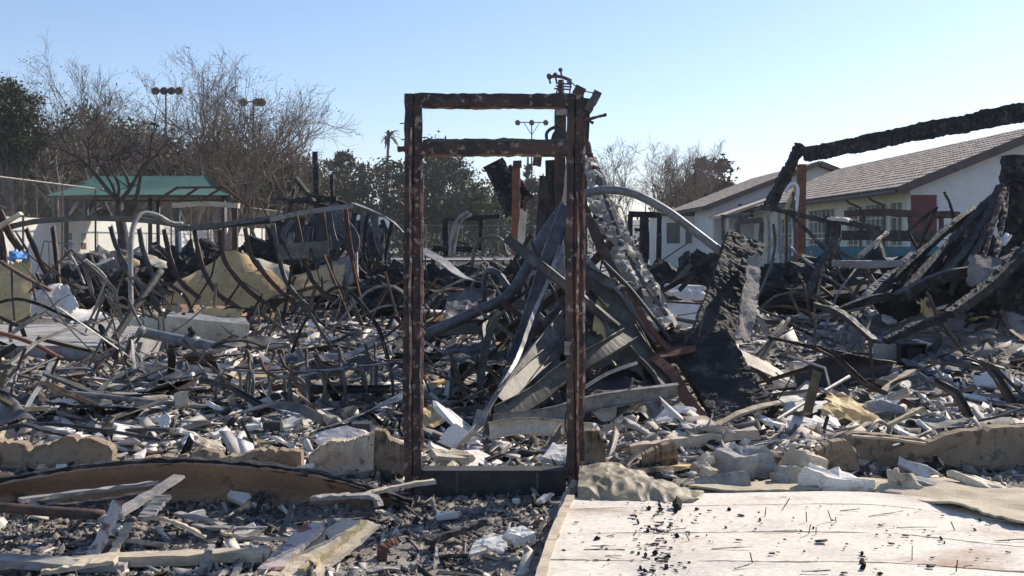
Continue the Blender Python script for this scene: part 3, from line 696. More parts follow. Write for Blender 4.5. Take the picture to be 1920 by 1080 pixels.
# centre group
cg = 'trees across the play yard'
for k, (px, Y, top, w, m, sh, lab) in enumerate([
    (600, 108, 300, 120, 'leaf_brown', 'round', 'scorched brown tree right of the spreading bare tree'),
    (640, 118, 266, 70, 'leaf_dark', 'round', 'tall dark pine with flat-topped crown across the yard'),
    (678, 122, 282, 36, 'leaf_dark', 'cone', 'narrow dark cypress beside the flat-topped pine'),
    (690, 104, 315, 130, 'leaf_brown', 'round', 'broad brownish oak behind the basketball hoops'),
    (752, 106, 300, 70, 'leaf_dark', 'cone', 'dark conifer standing just left of the door frame'),
    (815, 112, 262, 130, 'leaf_dark', 'round', 'large dark oak seen through the door frame'),
    (850, 104, 298, 110, 'leaf_dark', 'round', 'dark leafy tree standing behind the round green bush'),
    (905, 98, 345, 150, 'leaf_oak', 'round', 'round green bush of a tree above the far fence'),
    (990, 120, 248, 34, 'leaf_dark', 'cone', 'thin dark cypress below the slender lamp mast'),
    (1003, 108, 330, 90, 'leaf_brown', 'round', 'brown scorched tree behind the burnt column'),
    (560, 100, 318, 120, 'leaf_olive', 'round', 'olive green tree behind the black debris pile'),
    (1335, 95, 286, 90, 'leaf_brown', 'round', 'dark reddish tree behind the far school block'),
    (1300, 100, 345, 130, 'leaf_brown', 'round', 'low brown tree left of the far school block')]):
    leafy_tree({'cone': 'conifer_tree'}.get(sh, 'oak_tree'), lab, px, Y, top, w, 60 + k, m, bottom=.03 if sh == 'round' else .1, clumps=70 if sh == 'round' else 40, per=100, size=.26, shape=sh)
leafy_tree('umbrella_pine', 'open flat-branched pine beside the palm', 723, 112, 285, 62, 80, 'leaf_dark', bottom=.45, clumps=22, per=60, size=.22, shape='umbrella')
palm('tall thin palm rising over the yard trees', 722, 130, 258, 5, 1.7, .03)
bt = 'bare saplings beyond the school'
bare_tree('bare_tree', 'bare pale tree just right of the burnt column', 1140, 70, 262, .7, 31, 'bark_pale', stems=1, levels=4, tr=.1)
for k, (px, Y, top) in enumerate([(1215, 80, 272), (1240, 82, 262), (1275, 80, 268), (1305, 84, 275), (1195, 86, 300)]):
    bare_tree('bare_tree', 'slim bare tree in the row beyond the far school block', px, Y, top, .5, 32 + k, 'bark', stems=2, levels=4, tr=.1, twigs=.8, group=bt)
hd = MB(); hv = []
for k in range(60):
    x = -32 + k * 1.15; c = np.array([[x, 90 + rng.normal(0, .4), .7 + .5 * rng.random()] for _ in range(3)]); v_, _ = leaves(c, 45, np.array([.7, .5, .6]), .2, rng); hv.append(v_)
hv = np.concatenate(hv); hv[:, 2] = np.abs(hv[:, 2]); obj('hedge', hv, np.arange(len(hv)).reshape(-1, 4), 'leaf_dark', label='low dark hedge growing along the far chain-link fence', cat='hedge', kind='stuff')
# dry forest floor behind the left trees so that no bare ground shows between the trunks

# ================================================================== DOOR FRAME
FY = 6.2
fr = thing('door_frame', 'standing burnt steel door frame with transom opening and peeling maroon paint', 'door frame', (-.11, FY, .03))
def fpost(x0, x1, z0, z1, inner):
    """hollow steel post: wide face, rabbet step and thin return lips"""
    d = .145; s = 1 if inner > 0 else -1
    xa, xb = (x0, x1) if s > 0 else (x1, x0)
    pr = [(xa, 0), (xa + s * .052, 0), (xa + s * .052, .012), (xa + s * .060, .012), (xa + s * .060, -.006), (xb, -.006), (xb, .055), (xb - s * .018, .055), (xb - s * .018, d), (xa, d)]
    n = 46; V = []
    for i in range(n + 1):
        z = z0 + (z1 - z0) * i / n; w = .006 * math.sin(z * 2.1 + x0 * 5) + .0015 * math.sin(z * 7.3)
        for (x, y) in pr: V.append((x + w + rng.normal(0, .0022), FY + y + rng.normal(0, .0022) + .006 * math.sin(z * 1.7), z))
    k = len(pr); f = [(i * k + j, i * k + (j + 1) % k, (i + 1) * k + (j + 1) % k, (i + 1) * k + j) for i in range(n) for j in range(k)]
    f += [tuple(range(k))[::-1], tuple(n * k + j for j in range(k))]
    if s < 0: f = [q[::-1] for q in f]
    return obj('post', V, f, 'frame_paint', fr)
pl_ = fpost(-.674, -.566, .0, 2.512, 1); pr_ = fpost(.343, .446, .0, 2.508, -1)
def fbar(nm, x0, x1, z0, z1, yo=.0, sag=.0, m='frame_paint', d=.13, par=None):
    n = 30; V = []
    pr = [(0, z0), (0, z0 + .012), (-.004, z0 + .02), (-.004, z1 - .012), (0, z1), (d, z1), (d, z0)]
    for i in range(n + 1):
        t = i / n; w = -sag * 4 * t * (1 - t) + .0012 * math.sin(t * 13)
        for (y, z) in pr: V.append((x0 + (x1 - x0) * t, FY + yo + y + rng.normal(0, .001), z + w + rng.normal(0, .0022)))
    k = len(pr); f = [(i * k + j, (i + 1) * k + j, (i + 1) * k + (j + 1) % k, i * k + (j + 1) % k) for i in range(n) for j in range(k)] + [tuple(range(k)), tuple(n * k + j for j in range(k))[::-1]]
    return obj(nm, V, f, m, par or fr)
fbar('header', -.60, .385, 2.436, 2.514, -.012, .004); fbar('header_stop', -.558, .332, 2.428, 2.4355, .03, .004, 'frame_pale', .05)
fbar('transom', -.60, .37, 2.132, 2.206, -.016, -.006); fbar('transom_stop', -.556, .332, 2.121, 2.1315, .02, -.004, 'frame_pale', .06)
fbar('transom_cap', -.556, .332, 2.2065, 2.219, .01, -.006, 'steel', .09)
# thin scorched peeled edges on the posts, pale colour also painting in sunlight
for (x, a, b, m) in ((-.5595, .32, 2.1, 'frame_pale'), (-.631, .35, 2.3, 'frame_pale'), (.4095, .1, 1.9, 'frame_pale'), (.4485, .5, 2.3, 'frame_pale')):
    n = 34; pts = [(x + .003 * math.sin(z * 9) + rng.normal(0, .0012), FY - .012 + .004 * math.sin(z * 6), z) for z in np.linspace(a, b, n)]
    v, f = sweep(pts, rect(.015, .009), (0, -1, 0), scale=.5 + rng.random(n) * .9); obj('peeled_lit_edge', v, f, m, fr)
for z in (.55, 1.2, 1.9):
    MB().box((-.563, FY + .01, z), (-.553, FY + .05, z + .11)).build('hinge', 'steel_rust', pl_)
bar('bracket', None, None, 'steel_rust', .05, .03, [(746, 280), (762, 279)], FY + .03, parent=fr)
for (a, b) in (((750, 232), (764, 230)), ((752, 262), (764, 261))): bar('nail', None, None, 'steel', .006, .006, [a, b], FY + .05, parent=fr)
bar('latch_plate', None, None, 'steel_pale', .03, .004, [(1063, 640), (1063, 665)], FY - .012, parent=pr_, up=(0, -1, 0))
tube('loose_wire', None, None, 'black_sheet', .006, [(1062, 770), (1060, 800), (1065, 830), (1063, 870), (1070, 890)], FY - .03, parent=pr_)
MB().box((-.557, FY - .005, -.02), (.335, FY + .13, .165)).build('sill_board', 'sill', fr)
for k in range(2): MB().box((-.35 + k * .5, FY - .011, .03), (-.335 + k * .5, FY - .0055, .15)).build('sill_joint', 'steel', fr)

# ================================================================== FOREGROUND LEFT
def bowed():
    top = [(-70, 918), (0, 905), (150, 880), (300, 868), (440, 872), (560, 886), (660, 908), (772, 946)]
    bot = [(-70, 960), (0, 950), (150, 955), (300, 956), (440, 957), (560, 960), (660, 966), (772, 972)]
    c = thing('bowed_panel', 'long brown laminate panel bowed upward with a charred top edge', 'panel', tuple(P(350, 960, 5.75)))
    rows = [[P(x, y, 5.98) for x, y in bot], [P((a[0] + b[0]) / 2, (a[1] + b[1]) / 2, 5.97) for a, b in zip(bot, top)], [P(x, y, 5.86) for x, y in top]]
    v, f = sheetm(rows, 60, 10, .018, .01, 2.5, seed=3); obj('board', v, f, 'brown_panel', c)
    e = cr([P(x, y - 3, 5.89) for x, y in top], 8); v, f = sweep(e, rect(.06, .035), jit=.004); obj('charred_edge', v, f, 'char', c)
bowed()
fw = [  # name, label, material, w, t, points, Y0, Y1, twist
    ('lath_strip', 'long pale grey lath resting against the bowed brown panel', 'wood_grey', .055, .02, [(36, 938), (160, 922), (296, 905)], 5.3, 5.75, .3),
    ('lath_strip', 'dark grey lath lying just under the long pale lath', 'charwood', .05, .02, [(60, 952), (200, 938), (320, 915)], 5.35, 5.7, .2),
    ('plank', 'grey weathered plank leaning on the bowed panel', 'wood_grey', .075, .022, [(196, 978), (260, 940), (336, 894)], 5.1, 5.75, .1),
    ('split_board', 'split board with red and white paint standing on end', 'wood_red', .065, .02, [(172, 1046), (196, 1000), (222, 938)], 4.95, 5.15, .5),
    ('split_board', 'bare pale board crossing behind the red painted split board', 'wood_pale', .045, .02, [(208, 1044), (226, 1012), (242, 984)], 4.95, 5.2, .2),
    ('short_board', 'short blue-grey board propped beside the weathered plank', 'wood_grey', .085, .02, [(272, 972), (290, 950), (308, 930)], 5.3, 5.5, .2),
    ('splinter', 'long pale splinter kinked in the middle beside the blue-grey board', 'wood_pale', .022, .016, [(270, 974), (300, 972), (340, 984), (385, 1008)], 5.2, 5.05, .6),
    ('splinter', 'thin straight splinter lying in the ash beyond the long bottom board', 'wood_pale', .016, .014, [(415, 999), (450, 1006), (540, 1012)], 5.05, 5.0, .2),
    ('splinter', 'hooked pale splinter below the bowed panel', 'wood_pale', .02, .014, [(415, 1000), (428, 996), (438, 988)], 5.05, 5.1, .2),
    ('long_board', 'long weathered board lying flat on the ash at the front', 'wood_grey', .11, .035, [(-60, 1045), (120, 1058), (240, 1062)], 4.75, 4.8, .1),
    ('long_board', 'long pale timber with grey underside lying across the front', 'wood_pale', .09, .05, [(130, 1058), (300, 1050), (505, 1042)], 4.85, 4.9, .05),
    ('wide_board', 'short wide beige board end with a broken tip', 'wood_pale', .11, .02, [(82, 1068), (140, 1060), (218, 1050)], 4.72, 4.78, .2),
    ('painted_board', 'splintered board with streaks of red and white paint at the front', 'wood_red', .12, .03, [(505, 1072), (545, 1030), (592, 984)], 4.75, 5.15, .25),
    ('wide_plank', 'wide whitish plank with scorched nail marks lying flat', 'plaster_beige', .24, .02, [(540, 1095), (600, 1048), (676, 986)], 4.65, 5.2, .05),
    ('edge_batten', 'yellowish batten along the edge of the wide whitish plank', 'wood_yellow', .04, .04, [(565, 1082), (620, 1040), (682, 990)], 4.7, 5.15, .05),
    ('splinter_board', 'pale broken batten jutting across the foot of the door frame', 'wood_pale', .05, .022, [(684, 928), (740, 914), (815, 902)], 5.75, 5.95, .2),
    ('splinter_board', 'weathered broken board end on top of the bowed panel end', 'wood_grey', .075, .022, [(585, 934), (650, 930), (700, 932), (712, 950)], 5.7, 5.65, .3),
    ('curled_strip', 'dark curled metal strip below the bowed panel', 'steel', .05, .006, [(506, 1000), (520, 1004), (540, 975), (548, 948)], 5.15, 5.35, .8),
    ('short_stick', 'short dark grey stick upright behind the long bottom board', 'wood_grey', .03, .02, [(372, 1078), (384, 1052), (390, 1032)], 4.7, 4.75, .2),
    ('burnt_stick', 'dark burnt stick lying among ash clods near the white chunks', 'charwood', .05, .03, [(800, 1016), (850, 1000), (910, 978)], 5.1, 5.3, .4),
    ('rusty_scrap', 'bent rusty scrap strip standing in the ash', 'rust', .05, .004, [(716, 1062), (718, 1040), (730, 1026), (750, 1020)], 4.95, 5.05, .9),
    ('curved_trim', 'thin pale curved trim on the ash beside the door frame', 'wood_pale', .02, .012, [(705, 958), (730, 964), (755, 980)], 5.5, 5.4, .2),
    ('grey_batten', 'flat grey batten lying under the bowed panel', 'wood_grey', .05, .018, [(330, 962), (380, 974), (420, 986)], 5.45, 5.3, .1),
    ('grey_batten', 'thin grey batten almost buried beside the flat one', 'wood_grey', .03, .014, [(360, 985), (420, 990), (500, 990)], 5.25, 5.25, .1)]
for nm, lb, m, w, t, pts, y0, y1, tw in fw: bar(nm, lb, nm.split('_')[-1], m, w, t, pts, y0, y1, twist=tw * .4, jit=.003, seg=7)
tube('pipe', 'long dark brown pipe lying under the leaning lath', 'pipe', 'steel_rust', .028, [(-60, 946), (60, 956), (195, 966)], 5.25, 5.3)
# ================================================================== FOREGROUND RIGHT: fallen wall panel
zp = .10
fp = thing('fallen_wall_panel', 'large whitish scorched wall panel fallen flat on the ground', 'panel', (1.9, 5.0, 0))
fe = [G(1070, 936, zp), G(1300, 928, zp), G(1640, 926, zp), G(1920, 962, zp), G(2400, 1000, zp)]
ne = [G(1012, 1110, zp + .01), G(1300, 1120, zp), G(1640, 1125, zp), G(1920, 1130, zp), G(2400, 1140, zp)]
ml = [(a + b) / 2 + (0, 0, .012) for a, b in zip(fe, ne)]
# three courses of boards with thin dark joints
def lerp(a, b, t): return [p * (1 - t) + q * t for p, q in zip(a, b)]
cuts = [0, .165, .47, .74, 1.0]
for k in range(4):
    a, b = cuts[k] + .003, cuts[k + 1] - .003
    rows = [lerp(fe, ne, a), lerp(fe, ne, (a + b) / 2), lerp(fe, ne, b)]
    v, f = sheetm(rows, 70, 12, .02, .006, 2.0, rag=.10, seed=20 + k); obj('board', v, f, 'board_white', fp)
e = cr([fe[0] + (0, 0, -.02), (fe[0] + ne[0]) / 2 + (-.02, 0, -.02), ne[0] + (-.01, 0, -.02)], 10)
v, f = sweep(e, rect(.045, .09), jit=.0012); obj('edge_batten', v, f, 'wood_pale', fp)
v, f = sweep(cr([P(1082, 905, 5.98), P(1062, 935, 5.9), P(1048, 985, 5.35)], 5), rect(.05, .04), jit=.004); obj('edge_batten', v, f, 'wood_grey', fp)
for k in range(16):   # raised splinters and cracks in the facing
    px = random.uniform(1080, 1900); py = random.uniform(950, 1075); p = G(px, py, zp + .016); L = random.uniform(.04, .22); a = random.gauss(0, .25)
    v, f = sweep(cr([p, p + (L * .5, L * .5 * a, .004), p + (L, L * a, random.uniform(0, .012))], 3), rect(.004, .003), jit=.001); obj('splinter', v, f, random.choice(['charwood', 'wood_grey', 'charwood']), fp)
for k in range(14):
    px = random.uniform(1060, 1900); py = random.uniform(950, 1075); p = G(px, py, zp + .012); L = random.uniform(.02, .06)
    v, f = sweep([p, p + (random.gauss(0, .015), random.gauss(0, .02), L)], rect(.004, .004)); obj('nail', v, f, 'steel_rust', fp)
rg = [[G(1290, 934, .05), G(1450, 936, .05), G(1640, 936, .05), G(1800, 970, .09), G(1960, 1000, .10), G(2300, 1010, .10)], [G(1290, 918, .05), G(1450, 915, .05), G(1640, 905, .06), G(1800, 918, .06), G(1960, 925, .06), G(2300, 930, .06)]]
rg = [[q + (0, 0, .045 if i == 0 else .04) for q in r] for i, r in enumerate(rg)]
v, f = sheetm(rg, 60, 14, .012, .03, 3.5, rag=.5, seed=31); obj('matting', v, f, 'rug', label='sandy torn matting along the far edge of the fallen panel', cat='matting')
sheet('crumpled_sheet', 'crumpled olive tan sheet metal at the foot of the door frame', 'sheet metal', 'crumple',
      [[(1082, 942, 5.72), (1150, 944, 5.68), (1230, 946, 5.66), (1300, 944, 5.64)], [(1084, 905, 5.85), (1150, 902, 5.83), (1230, 912, 5.8), (1312, 930, 5.72)], [(1086, 872, 6.15), (1130, 866, 6.15), (1210, 888, 6.05), (1320, 926, 5.85)]],
      nu=90, nv=44, th=.006, amp=.017, freq=6.5, rag=.3, seed=4, ridge=True)
# ================================================================== STEM WALL REMAINS
def stem(label, xs, top, bot, Y, m='stucco', th=.09, seed=0, grp=None):
    t = np.linspace(0, 1, 60); px = xs[0] + (xs[1] - xs[0]) * t
    tp = np.interp(px, [p[0] for p in top], [p[1] for p in top]) + 12 * fbm(px * .04, px * 0 + seed, 5, seed) + np.where(rng.random(60) < .18, rng.uniform(3, 10, 60), 0)
    bt = np.interp(px, [p[0] for p in bot], [p[1] for p in bot])
    V = []; nz = 8; n = 60
    for dy in (0, th):
        for i in range(n):
            for j in range(nz):
                w = j / (nz - 1); p = P(px[i], bt[i] * (1 - w) + tp[i] * w, Y); p[1] += dy + .035 * mnoise.noise(Vector((px[i] * .012, w * 2, seed))) + .014 * mnoise.noise(Vector((px[i] * .06, w * 6, seed))) + (.03 * w * math.sin(px[i] * .02)); V.append(p)
    k = n * nz; f = []
    for i in range(n - 1):
        for j in range(nz - 1):
            q = (i * nz + j, (i + 1) * nz + j, (i + 1) * nz + j + 1, i * nz + j + 1); f += [q, tuple(x + k for x in q[::-1])]
        f += [(i * nz + nz - 1, (i + 1) * nz + nz - 1, (i + 1) * nz + nz - 1 + k, i * nz + nz - 1 + k)]
    for i, fl in ((0, 1), (n - 1, -1)):
        for j in range(nz - 1):
            q = (i * nz + j, i * nz + j + 1, i * nz + j + 1 + k, i * nz + j + k); f.append(q[::fl])
    return obj('stem_wall', V, f, m, label=label, cat='wall', group=grp)
stem('low broken stucco wall stub behind the bowed panel with a smooth crest', (-120, 212), [(-120, 832), (0, 828), (60, 838), (120, 822), (170, 820), (212, 836)], [(-120, 895), (212, 880)], 6.85, seed=1)
stem('low tan stucco stub with a jagged chipped crest beside the black box', (268, 565), [(268, 858), (330, 855), (380, 846), (440, 858), (500, 840), (565, 846)], [(268, 892), (565, 892)], 6.75, seed=2)
stem('ribbed white and grey plaster stub left of the door frame', (580, 700), [(580, 850), (620, 822), (650, 830), (700, 812)], [(580, 890), (700, 892)], 6.6, 'plaster_beige', seed=3)
stem('thin tan wall stub next to the left door post', (700, 762), [(700, 806), (722, 810), (730, 828), (762, 832)], [(700, 890), (762, 892)], 6.62, 'stucco', seed=4)
stem('long tan stucco wall stub with soot spots beyond the fallen panel', (1560, 2150), [(1560, 838), (1600, 812), (1680, 815), (1740, 826), (1800, 806), (1920, 800), (2150, 795)], [(1560, 884), (2150, 880)], 6.9, seed=5)
stem('small tan stucco stub with a peaked crest beside the long stub', (1500, 1612), [(1500, 862), (1560, 830), (1590, 828), (1612, 850)], [(1500, 884), (1612, 884)], 6.72, seed=6)
stem('low scorched stucco stub below the charred slab', (1390, 1500), [(1390, 850), (1440, 845), (1500, 858)], [(1390, 876), (1500, 878)], 6.9, seed=7)
stem('narrow tan stub right of the right door post', (1096, 1135), [(1096, 812), (1120, 806), (1135, 840)], [(1096, 880), (1135, 880)], 6.65, seed=8)
stem('tan stub half buried in charcoal by the door frame', (1205, 1272), [(1205, 850), (1230, 838), (1262, 828), (1272, 852)], [(1205, 885), (1272, 880)], 6.75, seed=9)
# ================================================================== SLABS AND CHUNKS placed one by one
def slabm(n=9, t=.08, seed=0, rag=.25):
    """irregular broken slab, unit size, chamfered rim"""
    r = np.random.default_rng(seed); a = np.sort(r.uniform(0, 2 * math.pi, n) * .35 + np.linspace(0, 2 * math.pi, n, endpoint=False) * 1.0)
    rad = .5 * (1 - rag * r.random(n)); x = rad * np.cos(a) * 1.1; y = rad * np.sin(a) * .8
    k = n; V = []
    for sc_, z in ((.96, -t / 2), (1.0, 0), (.9, t / 2)):
        for i in range(n): V.append((x[i] * sc_ + r.normal(0, .012), y[i] * sc_ + r.normal(0, .012), z + r.normal(0, t * .12)))
    V.append((0, 0, t / 2 + r.normal(0, t * .15))); V.append((0, 0, -t / 2))
    f = []
    for l in range(2):
        for i in range(n): f.append((l * k + i, l * k + (i + 1) % k, (l + 1) * k + (i + 1) % k, (l + 1) * k + i))
    for i in range(n): f += [(2 * k + i, 2 * k + (i + 1) % k, 3 * k), (i, 3 * k + 1, (i + 1) % k)]
    return np.array(V), f
from mathutils import Euler
def slab(nm, label, cat, m, px, py, Y, sx, sy, t, rx=0, ry=0, rz=0, seed=0, group=None):
    v, f = slabm(13, 1, seed, .35); v = v * (sx, sy, t)
    bm = bmesh.new(); vs_ = [bm.verts.new(q) for q in v]
    for q in f: bm.faces.new([vs_[i] for i in q])
    bmesh.ops.subdivide_edges(bm, edges=bm.edges[:], cuts=2, use_grid_fill=True); bm.normal_update()
    sm = min(sx, sy, t * 3); bm.verts.index_update()
    for w_ in bm.verts:
        q = w_.co * (4.0 / max(.08, sm)) + Vector((seed, 0, 0)); w_.co += w_.normal * sm * (.055 * mnoise.noise(q * .6) + .045 * mnoise.noise(q * 1.7) + .03 * mnoise.noise(q * 4))
    v = np.array([w_.co[:] for w_ in bm.verts]); f = [tuple(w_.index for w_ in q.verts) for q in bm.faces]; bm.free()
    M = np.array(Euler((R(rx), R(ry), R(rz))).to_matrix()); v = v @ M.T + P(px, py, Y)
    return obj(nm, lift(v, None), f, m, label=label, cat=cat, group=group)
SL = [
    ('plaster_chunk', 'thick bright white chunk with rounded corners on the grey ash', 'plaster', 972, 1006, 5.02, .17, .13, .06, 15, 5, 10, 1),
    ('plaster_sheet', 'pale grey sheet fragment tilted against the white chunk', 'plaster', 905, 1022, 4.98, .22, .14, .02, 35, -20, 35, 2),
    ('plaster_sheet', 'small white sheet fragment under the pale grey one', 'plaster', 928, 1022, 4.92, .15, .12, .02, 45, 10, 20, 3),
    ('stone_block', 'heavy pale concrete block with a rough top beside the charcoal', 'concrete', 1392, 868, 6.35, .42, .26, .16, 10, 5, 5, 4),
    ('stone_block', 'rounded tan concrete lump leaning beside the pale block', 'plaster_beige', 1505, 878, 6.35, .32, .22, .16, 15, 25, -20, 5),
    ('stone_block', 'grey broken concrete slab with crazed face', 'concrete', 1480, 895, 6.2, .26, .2, .08, 70, 0, 5, 6),
    ('stone_block', 'long white broken block at the edge of the fallen panel', 'plaster', 1572, 912, 6.05, .46, .26, .12, 10, 8, -5, 7),
    ('plaster_slab', 'pinkish triangular slab standing on its edge', 'plaster_beige', 1690, 908, 6.0, .26, .24, .05, 68, 10, -35, 8),
    ('plaster_slab', 'long flat cream slab sloping right beside the pink slab', 'cream_panel', 1840, 908, 6.05, .40, .16, .05, 15, 18, -10, 9),
    ('plaster_slab', 'grey-white flat slab wedged under the cream slab', 'concrete', 1745, 912, 6.0, .36, .16, .05, 10, 20, -14, 10),
    ('plaster_slab', 'pale pink broken slab left of the concrete block', 'plaster_beige', 1318, 868, 6.3, .2, .16, .06, 40, -20, 30, 11),
    ('plaster_slab', 'cream lump lying below the pale pink slab', 'plaster_beige', 1330, 885, 6.2, .16, .1, .06, 10, 10, -10, 12),
    ('plaster_slab', 'large white slab lying flat among others beyond the stucco stubs', 'plaster', 1565, 765, 8.9, .52, .6, .04, 14, 4, 0, 13),
    ('plaster_slab', 'second large white slab tilted to the left of the pile of slabs', 'plaster', 1500, 785, 8.6, .5, .5, .05, 10, -8, 30, 14),
    ('plaster_slab', 'white slab nearest the thin grey rod', 'plaster', 1455, 815, 8.0, .45, .5, .05, 16, 10, 60, 15),
    ('plaster_slab', 'white slab with a ragged side close to the stucco stub', 'plaster', 1520, 815, 7.9, .5, .5, .05, 14, 0, -30, 16),
    ('plaster_slab', 'grey slab standing upright behind the white slabs', 'concrete', 1660, 775, 8.6, .42, .36, .05, 62, 8, 0, 17),
    ('plaster_slab', 'bright white slab at the tip of the dark curved sheet', 'plaster', 1472, 758, 9.1, .36, .36, .06, 20, 8, 10, 18),
    ('plaster_slab', 'broad grey-white drywall sheet behind the long slab', 'plaster', 1300, 590, 12.2, .95, .6, .04, 62, 5, 10, 19),
    ('plaster_slab', 'cracked drywall piece near the foot of the charred slab', 'plaster', 1270, 800, 7.9, .42, .3, .04, 55, -5, 15, 20),
    ('plaster_slab', 'cream drywall triangle by the right door post', 'plaster_beige', 1160, 815, 7.5, .36, .26, .03, 40, -20, 10, 21),
    ('plaster_slab', 'pale square sheet lying behind the sill board', 'plaster', 1050, 850, 6.7, .3, .3, .03, 30, 0, 0, 22),
    ('plaster_slab', 'cream block lying behind the left end of the sill', 'plaster_beige', 840, 856, 6.75, .36, .2, .05, 15, 5, 8, 23),
    ('plaster_slab', 'tall lavender grey drywall piece leaning beside the steel point', 'plaster', 862, 815, 7.3, .34, .26, .02, 60, -10, 0, 24),
    ('plaster_slab', 'oval white flake standing up on the left rubble', 'plaster', 305, 795, 7.9, .14, .2, .03, 60, -20, 20, 25),
    ('plaster_slab', 'jagged cream flake on the tan stub', 'plaster_beige', 392, 834, 6.9, .26, .16, .02, 30, 20, 10, 26),
    ('plaster_slab', 'wide grey-white flake behind the black box', 'plaster', 650, 822, 7.2, .5, .3, .03, 50, 4, 10, 27),
    ('plaster_slab', 'hollow white broken shell propped up on the right rubble', 'plaster', 1858, 715, 10.2, .42, .3, .03, 40, -15, -20, 28),
    ('plaster_slab', 'large pale wedge of drywall near the long brown slab', 'plaster', 1290, 545, 13, .8, .5, .05, 40, 10, -20, 29)]
for nm, lb, m, px, py, Y, sx, sy, t, rx, ry, rz, sd_ in SL: slab(nm, lb, nm.split('_')[-1], m, px, py, Y, sx, sy, t, rx, ry, rz, 100 + sd_)
# white sheets at the left (collapsed drywall)
for k, (lb, rows) in enumerate([
    ('big white drywall sheet leaning beside the tan door at the left', [[(20, 610, 17.2), (70, 612, 17.0), (112, 600, 16.8)], [(62, 560, 17.8), (90, 556, 17.7), (108, 548, 17.6)]]),
    ('second white drywall sheet overlapping and slanting right', [[(100, 600, 16.6), (130, 592, 16.5)], [(82, 548, 17.4), (112, 540, 17.3)], [(90, 532, 17.6), (118, 528, 17.6)]]),
    ('thin curled white drywall sheet on top of the stack', [[(130, 590, 16.4), (150, 575, 16.5)], [(104, 545, 17.2), (124, 530, 17.2)]]),
    ('low white drywall sheet at the right of the stack', [[(130, 606, 16.2), (205, 598, 16.3)], [(135, 578, 16.8), (190, 586, 16.7)]])]):
    sheet('drywall_sheet', lb, 'drywall', 'plaster', rows, nu=16, nv=10, th=.03, amp=.05, freq=2.0, rag=.5, seed=50 + k)
MB().box((-9.6, 12.9, .0), (-4.95, 17.2, .23)).build('floor_slab', 'concrete', label='bare grey concrete floor slab dusted with ash at the left', cat='slab')

# ================================================================== LEFT MIDDLE: collapsed stud wall
rw = thing('collapsed_stud_wall', 'long wall frame of bent steel studs sagging under a warped top rail', 'wall frame', tuple(P(400, 590, 20)))
def rpart(nm, m, prof, pts, y0, y1, seg=6, up=(0, -1, 0), tw=0.0, jit=.003, par=None): v, f = sweep(cr(PL(pts, y0, y1), seg), prof, up, twist=tw, jit=jit); return obj(nm, v, f, m, par or rw)
rpart('top_rail', 'steel_olive', chan(.15, .10, .008), [(-10, 428), (40, 415), (90, 408), (180, 404), (290, 410), (360, 424)], 18.5, 19.2, up=(0, 0, -1))
rpart('top_rail', 'steel', chan(.15, .09, .008), [(330, 425), (400, 420), (455, 413), (515, 408)], 19, 19.6, up=(0, 0, -1), tw=.5)
rpart('top_rail', 'steel_pale', chan(.14, .09, .008), [(505, 408), (560, 396), (610, 388), (662, 382)], 19.4, 19.8, up=(0, 0, -1))
rpart('top_rail', 'steel_pale', rect(.18, .02), [(662, 381), (700, 396), (735, 415), (762, 442)], 19.8, 19.2, up=(0, 0, 1), tw=.4)
STUD = [
    ([(50, 428), (72, 480), (98, 535)], 'steel_rust'), ([(100, 424), (107, 480), (112, 535)], 'steel_rust'),
    ([(208, 424), (222, 470), (250, 520), (300, 570)], 'steel'), ([(262, 428), (272, 480), (300, 540), (325, 552)], 'steel'),
    ([(308, 430), (322, 490), (340, 530), (375, 560)], 'steel_rust'), ([(365, 432), (380, 500), (408, 550), (448, 578)], 'steel_rust'),
    ([(412, 432), (422, 490), (460, 540), (500, 572), (530, 592)], 'steel_rust'), ([(460, 428), (472, 480), (510, 530), (555, 572), (575, 588)], 'rust'),
    ([(512, 420), (528, 500), (548, 545), (590, 585), (600, 590)], 'steel'), ([(555, 405), (570, 480), (585, 525), (612, 555), (632, 570)], 'steel_rust'),
    ([(605, 398), (615, 470), (625, 520), (640, 545), (652, 556)], 'steel_rust'), ([(648, 392), (655, 450), (664, 500), (670, 530)], 'rust'),
    ([(690, 400), (684, 440), (682, 480), (695, 518)], 'char'), ([(735, 418), (728, 450), (722, 480), (720, 495)], 'char')]
for pts, m in STUD: rpart('stud', m, chan(.085, .04, .006), pts, 19.2, 18.2, up=(0, -1, 0), tw=random.uniform(-.5, .5))
rpart('brace_board', 'steel_olive', rect(.30, .02), [(522, 474), (560, 470), (616, 466)], 18.9, 18.7, up=(0, -1, 0.2))
for pts in ([(40, 470), (20, 440), (0, 395)], [(10, 545), (8, 480), (-5, 410)]): rpart('stud', 'steel_rust', chan(.12, .05, .006), pts, 18.4, 18.4)
